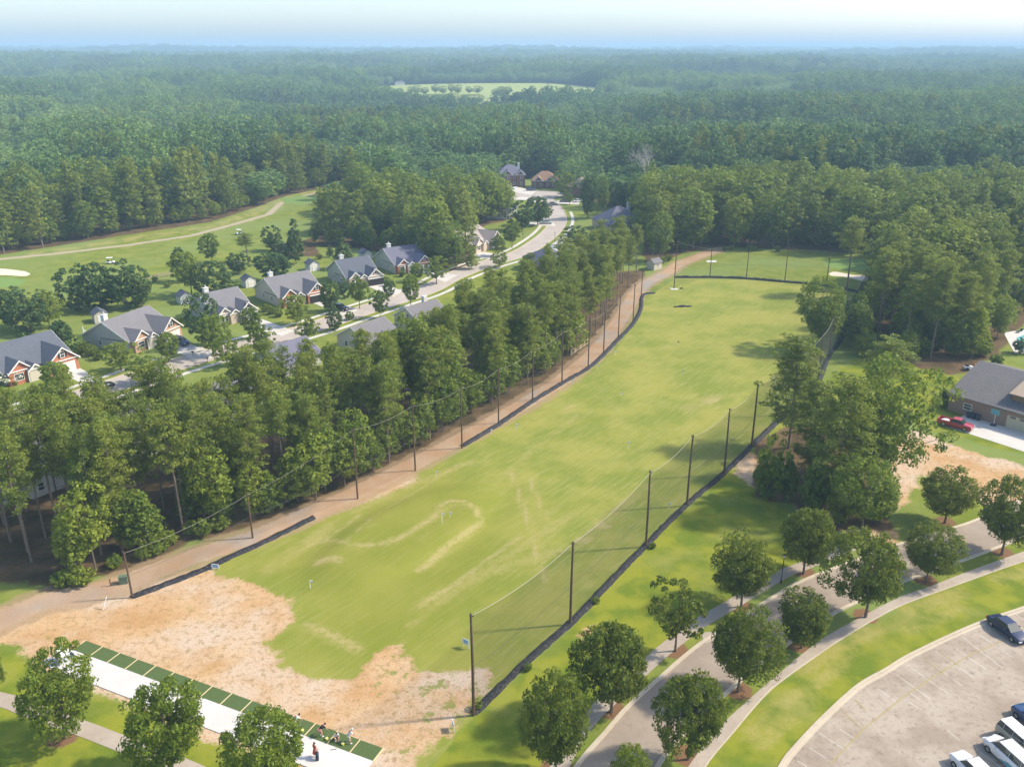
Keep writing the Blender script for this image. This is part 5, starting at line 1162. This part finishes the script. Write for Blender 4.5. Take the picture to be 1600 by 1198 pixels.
# ---------------------------------------------------------------- people
def skin(name, ch, mat, parent, sub=1):
    vs, es, rr = [], [], []; idx = {}
    for chain in ch:
        prev = None
        for (p, r) in chain:
            k = tuple(round(c, 4) for c in p)
            if k not in idx: idx[k] = len(vs); vs.append(p); rr.append(r)
            if prev is not None and prev != idx[k]: es.append((prev, idx[k]))
            prev = idx[k]
    me = bpy.data.meshes.new(name); me.from_pydata(vs, es, []); me.materials.append(mat); o = link(name, me, parent)
    sk = o.modifiers.new('skin', 'SKIN'); sk.use_smooth_shade = True
    sv = me.skin_vertices[0].data if me.skin_vertices else None
    if sv is None: 
        import bmesh
        bm = bmesh.new(); bm.from_mesh(me); bm.verts.layers.skin.verify(); bm.to_mesh(me); bm.free(); sv = me.skin_vertices[0].data
    for i, r in enumerate(rr): sv[i].radius = (r, r)
    for i in range(len(rr)): sv[i].use_root = (i == 0)
    ss_ = o.modifiers.new('sub', 'SUBSURF'); ss_.levels = sub; ss_.render_levels = sub
    return o
M_SKIN = simple('skin', (.52, .30, .20), .6, .05); M_HAIRD = simple('dark_hair', (.03, .02, .015), .6)
def cloth(name, c): return simple(name, c, .9, .08, 12)
def person(px, py, face, label, top, bottom, pose='stand', skirt=False, hair=None, sc=1.0, cap=None):
    x, y = P(px, py); e = empty('person', (x, y, .07), face, label, 'person', 'people at the tee line'); e.scale = (sc,) * 3
    # joints: faces -y ; bend angle of torso
    if pose == 'stand': hip = (0, 0, .92); lean = .05; kn = [(-.1, -.03, .5), (.11, .0, .5)]; ft = [(-.12, 0, .08), (.13, .03, .08)]; arm = [((-.24, -.05, 1.15), (-.2, -.25, .98)), ((.25, .02, 1.14), (.24, -.08, .9))]
    elif pose == 'swing': hip = (0, .1, .90); lean = .62; kn = [(-.17, -.03, .48), (.17, -.03, .48)]; ft = [(-.24, .02, .08), (.24, .02, .08)]; arm = [((-.17, -.42, .98), (-.03, -.45, .72)), ((.17, -.42, .98), (.03, -.45, .72))]
    elif pose == 'bend': hip = (0, .16, .86); lean = 1.05; kn = [(-.13, .0, .46), (.13, .0, .46)]; ft = [(-.16, .05, .08), (.16, .05, .08)]; arm = [((-.2, -.5, .75), (-.14, -.6, .48)), ((.2, -.5, .75), (.1, -.58, .45))]
    else: hip = (0, .16, .38); lean = .55; kn = [(-.16, -.22, .46), (.16, -.22, .42)]; ft = [(-.15, .02, .08), (.16, -.02, .08)]; arm = [((-.24, -.25, .62), (-.12, -.42, .4)), ((.24, -.25, .62), (.1, -.44, .38))]
    def up(d, off=(0, 0)): return (off[0], hip[1] - math.sin(lean) * d - off[1], hip[2] + math.cos(lean) * d)
    waist, chest, neck = up(.18), up(.36), up(.50); sh = [up(.46, (-.19, 0)), up(.46, (.19, 0))]; head0 = up(.58); head1 = up(.72)
    leg = lambda s, i, k: [(hip, .13 * k), ((s * .1, hip[1], hip[2] - .04), .095 * k), ((kn[i][0], kn[i][1], kn[i][2]), .06 * k), (ft[i], .042 * k)]
    ch = [[(hip, .13), (waist, .12), (chest, .14), (neck, .055), (head0, .075), (head1, .085)]]
    for i, s in ((0, -1), (1, 1)):
        ch.append(leg(s, i, 1.0) + [((ft[i][0], ft[i][1] - .17, .045), .035)])
        el, wr = arm[i]; hd = (wr[0] * .9, wr[1] - .03, wr[2] - .07)
        ch.append([(chest, .14), (sh[i], .06), (el, .042), (wr, .028), (hd, .03)])
        for q, (l_, o_) in enumerate([(.075, -.028), (.085, -.01), (.08, .01), (.065, .027)]): ch.append([(hd, .03), ((hd[0] + o_, hd[1] - .02, hd[2] - l_ * .6), .009), ((hd[0] + o_, hd[1] + .0, hd[2] - l_), .008)])
        ch.append([(hd, .03), ((hd[0] - s * .04, hd[1] - .035, hd[2] - .01), .01), ((hd[0] - s * .045, hd[1] - .05, hd[2] - .04), .009)])
    skin('body', ch, M_SKIN, e)
    st_ = [[(up(.0), .145), (waist, .14), (chest, .165), (up(.47), .09)]]
    for i in (0, 1): st_.append([(chest, .165), (sh[i], .08), (tuple(np.array(sh[i]) * .4 + np.array(arm[i][0]) * .6), .065)])
    skin('shirt', st_, top, e)
    if skirt: m = MB(); m.tube([(hip[0], hip[1], hip[2] + .1), (hip[0], hip[1], hip[2] - .1), (0, (kn[0][1] + kn[1][1]) / 2, kn[0][2] + .02)], [.13, .18, .26], 12); m.build('skirt', bottom, e, True)
    else: skin('shorts', [[(hip, .15), ((s * .1, hip[1], hip[2] - .06), .115), (tuple(np.array((s * .1, hip[1], hip[2])) * .25 + np.array(kn[i]) * .75), .085)] for i, s in ((0, -1), (1, 1))], bottom, e)
    hc = up(.73); m = MB(); m.ball((hc[0], hc[1] + .025, hc[2] + .02), (.098, .105, .105), 12, 8); m.build('cap' if cap else 'hair', cap or hair or M_HAIRD, e, True)
    m = MB()
    for s in (-1, 1): f = up(.69, (s * .032, .082)); m.ball(f, .012, 6, 4)
    f = up(.66, (0, .095)); m.ball(f, (.012, .018, .02), 6, 4); m.build('face', M_SKIN, e)
    for i in (0, 1): m = MB(); m.ball((ft[i][0], ft[i][1] - .06, .05), (.055, .14, .05), 10, 5); m.build('shoe', M_WHT, e, True)
    return e
W1 = cloth('white_shirt', (.72, .72, .70)); BK = cloth('black_shirt', (.02, .02, .025)); PK = cloth('pink_shorts', (.62, .25, .22)); RD = cloth('red_dress', (.62, .10, .06)); LB = cloth('pale_blue_shirt', (.62, .70, .72)); CR = cloth('cream_trousers', (.62, .58, .48))
person(463, 1135, 2.3, 'golfer in white bending over a mat behind the shade tree', W1, CR, 'bend')
person(503, 1150, 2.3, 'golfer in a black top and pink shorts bent over the ball', BK, PK, 'bend')
person(526, 1157, .5, 'crouching person in a pale blue shirt on the green mat', LB, M_BIN, 'crouch')
person(547, 1160, 2.0, 'golfer in a white shirt addressing the ball on the right mat', W1, CR, 'swing', False, None, 1.0, W1)
person(493, 1183, 2.4, 'person in a long red dress standing on the concrete strip', RD, RD, 'stand', True)
for px, py, ang, lab in [(468, 1141, .6, 'golf club held over the mat by the bending golfer in white'), (509, 1154, -.9, 'golf club held by the golfer in the black top'), (541, 1163, .2, 'golf club held by the golfer in the white shirt')]:
    x, y = P(px, py); e = empty('golf_club', (x, y, .08), ang, lab, 'golf club', 'golf clubs at the tee line'); m = MB(); m.tube([(0, 0, .02), (.35, .35, .75)], .012, 6); m.build('shaft', M_RIM, e); m = MB(); m.box(-.09, .02, -.02, .03, 0, .05); m.build('club_head', M_SHUT, e)
x, y = P(496, 1188); e = empty('golf_bag', (x, y, .08), .4, 'dark grey golf bag standing beside the person in red', 'golf bag'); m = MB(); m.tube([(0, 0, .02), (.02, .03, .45), (.06, .12, .85)], [.15, .17, .15], 12); m.build('bag', M_BIN, e, True)
for k in range(5): m = MB(); a_ = k * 1.25; m.tube([(.06 + .06 * math.cos(a_), .12 + .06 * math.sin(a_), .84), (.08 + .08 * math.cos(a_), .15 + .08 * math.sin(a_), 1.05)], [.012, .03], 6); m.build('club', M_RIM, e)
for s in (-1, 1): m = MB(); m.tube([(0, .05, .7), (s * .2, .42, 0)], .012, 5); m.build('stand_leg', M_RIM, e)
M_YEL = simple('yellow_plastic', (.72, .66, .10), .5)
for i, (px, py, lab) in enumerate([(473, 1143, 'yellow ball basket on the mat beside the golfer in white'), (511, 1156, 'yellow ball basket next to the golfer in black'), (536, 1164, 'pale yellow ball basket between the two right golfers')]):
    x, y = P(px, py); e = empty('ball_basket', (x, y, .07), 0, lab, 'ball basket', 'ball baskets on the mats'); m = MB(); m.tube([(0, 0, 0), (0, 0, .22)], [.11, .16], 12); m.build('basket', M_YEL, e); m = MB(); m.tube([(.15 * math.cos(a_), 0, .22 + .18 * math.sin(a_)) for a_ in np.linspace(0, 3.14, 9)], .01, 5); m.build('handle', M_RIM, e)
    m = MB(); [m.ball((R.uniform(-.09, .09), R.uniform(-.09, .09), .22), .022, 6, 4) for _ in range(10)]; m.build('balls', M_WHT, e)
x, y = P(516, 1172); m = MB(); m.tube([(0, 0, 0), (.6, .1, .02)], .03, 6); tag(m.build('fallen_club_cover', M_BIN, loc=(x, y, .085)), 'small dark item lying on the concrete right of the person in red', 'item')

# ---------------------------------------------------------------- small things
M_GREY = simple('machine_grey', (.42, .44, .44), .5); M_GRN = simple('utility_green', (.13, .18, .12), .6)
x, y = P(101, 1033); e = empty('ball_dispenser', (x, y, 0), .9, 'grey and white ball machine at the left end of the tee strip', 'ball machine')
m = MB(); m.box(-.7, .5, -.5, .5, 0, 1.1); bevel(m.build('cabinet', M_GREY, e), .03); m = MB(); m.prism([(-.6, 1.102), (.4, 1.102), (.6, 1.6), (-.5, 1.45)], 'x', -.45, .45); m.build('hopper', M_WHT, e); m = MB(); m.box(.5, 1.0, -.3, .3, .3, .55); m.build('tray', M_BIN, e)
x, y = P(194, 910); e = empty('utility_box', (x, y, 0), .3, 'green utility box beside the dirt track under the pines', 'utility box'); m = MB(); m.box(-.5, .5, -.4, .4, 0, .9); bevel(m.build('cabinet', M_GRN, e), .03); m = MB(); m.prism([(-.45, .902), (.45, .902), (.45, .95), (-.45, 1.08)], 'x', -.54, .54); m.build('lid', M_GRN, e)
x, y = P(173, 915); m = MB(); m.tube([(0, 0, 0), (0, 0, .9)], .07, 8); m.box(-.1, .1, -.1, .1, .9, .95); tag(m.build('short_post', M_POLE, loc=(x, y, 0)), 'short dark post left of the green utility box', 'post')
x, y = P(161, 952); m = MB(); m.tube([(0, 0, 0), (.45, .5, 1.5)], .05, 8); tag(m.build('leaning_pipe', M_WHT, loc=(x, y, 0)), 'thin white pipe leaning beside the dirt track', 'pipe')
M_SBLU = simple('sign_blue', (.15, .35, .62), .5)
def sign(px, py, ang, label, w_=1.2, h_=.8, zb=.3):
    x, y = P(px, py); e = empty('range_sign', (x, y, 0), ang, label, 'sign', 'small signs on the range')
    m = MB(); m.box(-w_ / 2, w_ / 2, -.02, .02, zb, zb + h_); b_ = m.build('board', M_WHT, e)
    m = MB()
    for k, (a0, a1) in enumerate([(.1, .9), (.2, .8), (.12, .55), (.6, .85)]):
        z_ = zb + h_ * (.78 - .25 * min(k, 2)); m.box(-w_ / 2 + a0 * w_, -w_ / 2 + a1 * w_, -.028, -.0203, z_ - .06, z_ + .06)
    m.build('lettering', M_SBLU, b_)
    for s in (-1, 1): m = MB(); m.box(s * w_ * .4 - .03, s * w_ * .4 + .03, .021, .06, 0, zb + h_ * .9); m.build('post', M_WHT, e)
sign(337, 889, -.1, 'white sign with blue lines beside the near left black barrier', 1.0, .6, .15); sign(728, 1012, -.6, 'white sign with blue lines left of the nearest right net pole', .9, .7, .5); sign(708, 1140, -1.3, 'grey edged sign in the rough grass near the nearest right pole', .8, .7, .4)
for i, (px, py, top, lab) in enumerate([(485, 920, 907, 'white stake on the lower left grass of the range'), (681, 746, 736, 'white stake beside the dirt track bank at mid range'), (691, 824, 808, 'white target pole on the oval mound'), (703, 815, 809, 'short white marker right of the mound pole'),
    (767, 678, 671, 'white stake at the start of the long black barrier'), (807, 669, 662, 'white stake right of the barrier start'), (970, 620, 613, 'small stake in the middle of the range'), (981, 702, 690, 'thin pale stake in the middle of the range'), (1044, 794, 786, 'stake by the right net, seen through it'),
    (895, 600, 594, 'white stake left of the seventh left pole barrier'), (933, 577, 570, 'white stake by the ninth left pole'), (961, 555, 548, 'white stake by the tenth left pole'), (1058, 541, 533, 'dark topped stake at the far range'), (1065, 588, 578, 'pale stake below the dark topped one')]):
    x, y = P(px, py); h = max(.9, zfor(y, top)); z_ = tz(x, y); e = empty('range_stake', (x, y, z_), 0, lab, 'range stake', 'distance stakes on the range'); m = MB(); m.tube([(0, 0, -.1), (0, 0, h)], .04, 6); m.build('shaft', M_WHT, e); m = MB(); m.box(0, .35, -.01, .01, h - .3, h); m.build('flag', M_WHT if i != 12 else M_SHUT, e)
x, y = P(1066, 479); e = empty('fallen_target', (x, y, 0), .3, 'dark flattened target lying on the far range grass', 'target'); m = MB(); m.ball((0, 0, .15), (1.3, .7, .25), 10, 5); m.ball((1.6, -.5, .12), (.9, .45, .2), 10, 5); m.ball((-1.7, .1, .1), (.8, .4, .16), 10, 5); m.build('cover', M_FAB, e)
x, y = P(1065, 451); m = MB(); m.ball((0, 0, .1), (.5, .3, .22), 9, 5); tag(m.build('fabric_scrap', M_FAB, loc=(x, y, 0)), 'black scrap beside the corner pole of the far net', 'scrap')
slab('tee_pad', [(1104, 407), (1119, 407), (1120, 410), (1104, 410)], .05, M_NEWC); slab('pole_pad', [(1046, 450), (1059, 451), (1060, 453), (1049, 453)], .05, M_NEWC)
def fence(a, b, n, rails, h, mat, label, hp=1.3):
    A_ = np.array(P(*a)); B_ = np.array(P(*b)); e = empty('rail_fence', (*A_, 0), math.atan2(*(B_ - A_)[::-1]), label, 'fence'); L_ = float(np.hypot(*(B_ - A_)))
    for i in range(n): m = MB(); x_ = L_ * i / (n - 1); m.box(x_ - .07, x_ + .07, -.07, .07, 0, hp); m.build('post', mat, e)
    for k in range(rails): m = MB(); z_ = hp * (k + .9) / (rails + .3); m.box(0, L_, -.12, -.073, z_ - .07, z_ + .07); m.build('rail', mat, e)
M_FEN = simple('weathered_wood', (.36, .30, .20), .9, .2); fence((230, 438), (272, 429), 8, 3, 1.3, M_FEN, 'weathered rail fence at the fairway edge behind the yards')
fence((892, 556), (920, 537), 5, 3, 1.3, simple('fresh_timber', (.62, .50, .30), .8), 'pale new timber rail fence between the pine stand and the track', 1.5)
fence((131, 522), (140, 533), 3, 6, 1.6, M_TRIM, 'short white fence panel at the corner of the second house', 1.8)
def mailbox(px, py, lab):
    x, y = P(px, py); e = empty('mailbox', (x, y, .03), stdir, lab, 'mailbox', 'mailboxes along the street'); m = MB(); m.tube([(0, 0, 0), (0, 0, 1.1)], .05, 6); m.build('post', M_SHUT, e); m = MB(); m.prism([(-.12, 1.1), (.12, 1.1), (.12, 1.28), (.06, 1.36), (-.06, 1.36), (-.12, 1.28)], 'x', -.28, .28); m.build('box', M_SHUT, e)
for px, py, lab in [(139, 603), (130, 627), (302, 558), (325, 568), (833, 384)][0:0] or [(139, 603, 'dark mailbox at the first driveway, on the house side'), (130, 627, 'dark mailbox across the street from the first driveway'), (302, 558, 'dark mailbox at the second driveway, house side'), (325, 568, 'dark mailbox across the street from the second driveway'), (817, 371, 'pale sided mailbox on the lawn inside the bend')]: mailbox(px, py, lab)
def lamp(px, py, top, lab):
    x, y = P(px, py); h = zfor(y, top); e = empty('street_lamp', (x, y, 0), 0, lab, 'street lamp', 'black street lamps'); m = MB(); m.tube([(0, 0, 0), (0, 0, .5), (0, 0, .52), (0, 0, h - .4)], [.12, .1, .06, .05], 8); m.build('pole', M_SHUT, e); m = MB(); m.tube([(0, 0, h - .4), (0, 0, h - .05)], [.12, .2], 8); m.build('lantern', M_LAMP, e); m = MB(); m.tube([(0, 0, h - .05), (0, 0, h + .1)], [.24, .03], 8); m.build('cap', M_SHUT, e)
lamp(1220, 911, 866, 'black lamp post on the verge left of the shade tree at the short sidewalk'); lamp(867, 379, 363, 'thin street lamp on the kerb inside the upper street bend')
x, y = P(12, 600); cm, tm = BUSH[0]; e = tree('flowering_bush', BUSH, x, y, 2.8, 5.5, 'large bush covered in white flowers at the left frame edge', 'bush', None, 0, 3.2, 2.2); RSf = np.random.RandomState(4)
M_FLW = simple('white_petals', (.78, .78, .62), .7, .08, 6); cs = RSf.normal(size=(60, 3)); cs /= np.linalg.norm(cs, axis=1)[:, None]; cs[:, 2] = np.abs(cs[:, 2]); cs = cs * [2.3, 2.3, 1.8] + [0, 0, 1.5]; V, Fq_ = leaves(cs, np.full((60, 3), .28), 14, .13, RSf); link('blossoms', npmesh('blossoms', V, Fq_, M_FLW), e)
for px, py, wd, lab in [(24, 602, 1.4, 'left low shrub in the bed before the bay window'), (32, 598, 1.5, 'middle low shrub in the bed before the bay window'), (42, 592, 1.3, 'right low shrub in the bed before the bay window'), (60, 583, 1.4, 'low shrub under the front window of the left house'), (276, 523, 2.2, 'round dark shrub at the right corner of the second house'),
    (130, 552, 3.2, 'left clump of the wide hedge between the first two houses'), (143, 556, 3.2, 'middle clump of the wide hedge between the first two houses'), (154, 562, 2.8, 'right clump of the wide hedge between the first two houses'),
    (285, 504, 2.2, 'left shrub of the hedge before the third house'), (295, 510, 2.4, 'right shrub of the hedge before the third house'), (415, 487, 2.6, 'left shrub of the hedge beside the fourth house'), (425, 491, 2.8, 'middle shrub of the hedge beside the fourth house'), (436, 495, 2.6, 'right shrub of the hedge beside the fourth house'),
    (263, 449, 2.0, 'small round bush on the lawn behind the rail fence'), (242, 440, 2.0, 'pale bush at the rail fence'), (597, 440, 2.6, 'tall clipped bush at the right corner of the fifth house'), (605, 447, 2.4, 'pale bush beside the clipped one at the fifth house'), (628, 432, 2.6, 'dark bush in the bed of the sixth house'), (546, 500, 2.6, 'bush on the near kerb left of the cream gable house'), (500, 405, 2.2, 'low bush behind the white shed of the fifth house'),
    (1133, 392, 2.0, 'first bush from the left at the foot of the far woods'), (1142, 391, 2.2, 'second bush from the left at the foot of the far woods'), (1172, 392, 2.6, 'third bush from the left at the foot of the far woods'), (1180, 392, 2.0, 'fourth bush from the left at the foot of the far woods'), (1215, 393, 2.4, 'fifth bush from the left at the foot of the far woods'), (1035, 412, 3.0, 'bush behind the cream shed by the far track bend'), (1045, 408, 2.6, 'bush right of the cream shed by the far track bend'),
    (745, 1108, 1.2, 'weeds at the foot of the nearest right net pole'), (825, 1047, 1.0, 'weeds along the black barrier below the second pole'), (932, 942, 1.0, 'weeds along the black barrier above the second pole'), (1020, 856, 1.0, 'weeds at the foot of the third right net pole')]:
    x, y = P(px, py); tree('bush', BUSH, x, y, wd * .75, wd, lab, 'bush', 'shrubs and hedges', None, 3.2, 2.2)
# equipment at the pine edge
x, y = P(1512, 578); e = empty('yard_tractor', (x, y, 0), .2, 'small pale yard machine parked under the pines behind the lawn', 'machine'); m = MB(); m.prism([(-.9, .35), (.9, .35), (.95, .8), (.3, .85), (.2, .55), (-.3, .55), (-.35, .85), (-.9, .8)], 'y', -.4, .4); m.build('body', M_WHT, e); m = MB(); m.box(-.5, -.1, -.3, .3, .85, 1.2); m.build('seat', M_SHUT, e)
for sx, sy, r_ in ((.6, .45, .25), (.6, -.45, .25), (-.55, .45, .38), (-.55, -.45, .38)): m = MB(); m.tube([(sx, sy - .1, r_), (sx, sy + .1, r_)], r_, 12); m.build('wheel', M_TYRE, e)
x, y = P(1525, 575); m = MB(); m.prism([(-.5, 0), (.5, 0), (.3, .9), (-.2, .7)], 'x', -.3, .3); tag(m.build('orange_cover', simple('orange_cloth', (.6, .16, .05), .8), loc=(x, y, 0)), 'small orange covered object beside the pale yard machine', 'object')
# dead tree
def dead(px, py, h):
    x, y = P(px, py); rs = random.Random(3); m = MB()
    def br(p, d, l, r, n):
        q = p + d * l; m.tube([tuple(p), tuple((p + q) / 2 + Vector((rs.uniform(-.1, .1), rs.uniform(-.1, .1), 0)) * l), tuple(q)], [r, r * .8, r * .6], 5, cap=False)
        if n == 0: return
        for k in range(4 if n > 1 else 4):
            a = rs.uniform(0, 6.28); dd = (d + Vector((math.cos(a), math.sin(a), rs.uniform(-.2, .3))) * .55).normalized(); br(q, dd, l * rs.uniform(.6, .8), r * .6, n - 1)
    br(Vector((0, 0, -.3)), Vector((0, 0, 1)), h * .42, .3, 4); o = m.build('dead_tree', simple('bleached_wood', (.40, .36, .31), .9, .15), loc=(x, y, tz(x, y))); tag(o, 'leafless pale dead tree with a spreading crown before the forest', 'dead tree')
dead(1012, 318, 21)
# meadow far off: hedge trees and barns
k = 0
for (px, yy, n, sp, nm) in [(645, 1130, 9, 13, 'lower'), (775, 1240, 4, 6, 'middle'), (640, 1270, 9, 13, 'upper')]:
    for i in range(n):
        q = px + sp * i + R.uniform(-3, 3); y = yy + R.uniform(-15, 15); x = (q - 800) / F * (y * C + H * SN)
        tree('meadow_tree', WOODS, x, y, R.uniform(9, 14), R.uniform(9, 13), 'tree number %s from the left in the %s row across the far meadow' % (['one', 'two', 'three', 'four', 'five', 'six', 'seven', 'eight', 'nine'][i], nm), 'tree', 'trees on the far meadow', 0, 19, 4.6)
for q, y, lab in [(868, 1555, 'right white farm house beyond the far meadow'), (852, 1560, 'middle white farm house beyond the far meadow'), (625, 1500, 'white farm house left of the far meadow')]:
    x = (q - 800) / F * (y * C + H * SN); hiphouse('farm_house', None, .2, 16, 10, 4, lab, SID['white'], SHG['grey'], .7, [], False, (x, y), tz(x, y), False)
# ---------------------------------------------------------------- haze: the air itself
hm = bpy.data.materials.new('haze'); hm.use_nodes = True; hn = hm.node_tree; hn.nodes.remove(hn.nodes['Principled BSDF'])
pv = hn.nodes.new('ShaderNodeVolumePrincipled'); pv.inputs['Color'].default_value = (.50, .72, .96, 1); pv.inputs['Density'].default_value = HAZE
pv.inputs['Anisotropy'].default_value = 0
hn.links.new(pv.outputs[0], hn.nodes['Material Output'].inputs['Volume'])
zmax = max(float(gz.max()) + 50, H + 10)
hb = MB(); hb.box(-14500, 14500, -700, 15500, float(gz.min()) - 1, zmax)
tag(hb.build('haze', hm), 'pale blue summer haze in the air', 'haze', kind='stuff')
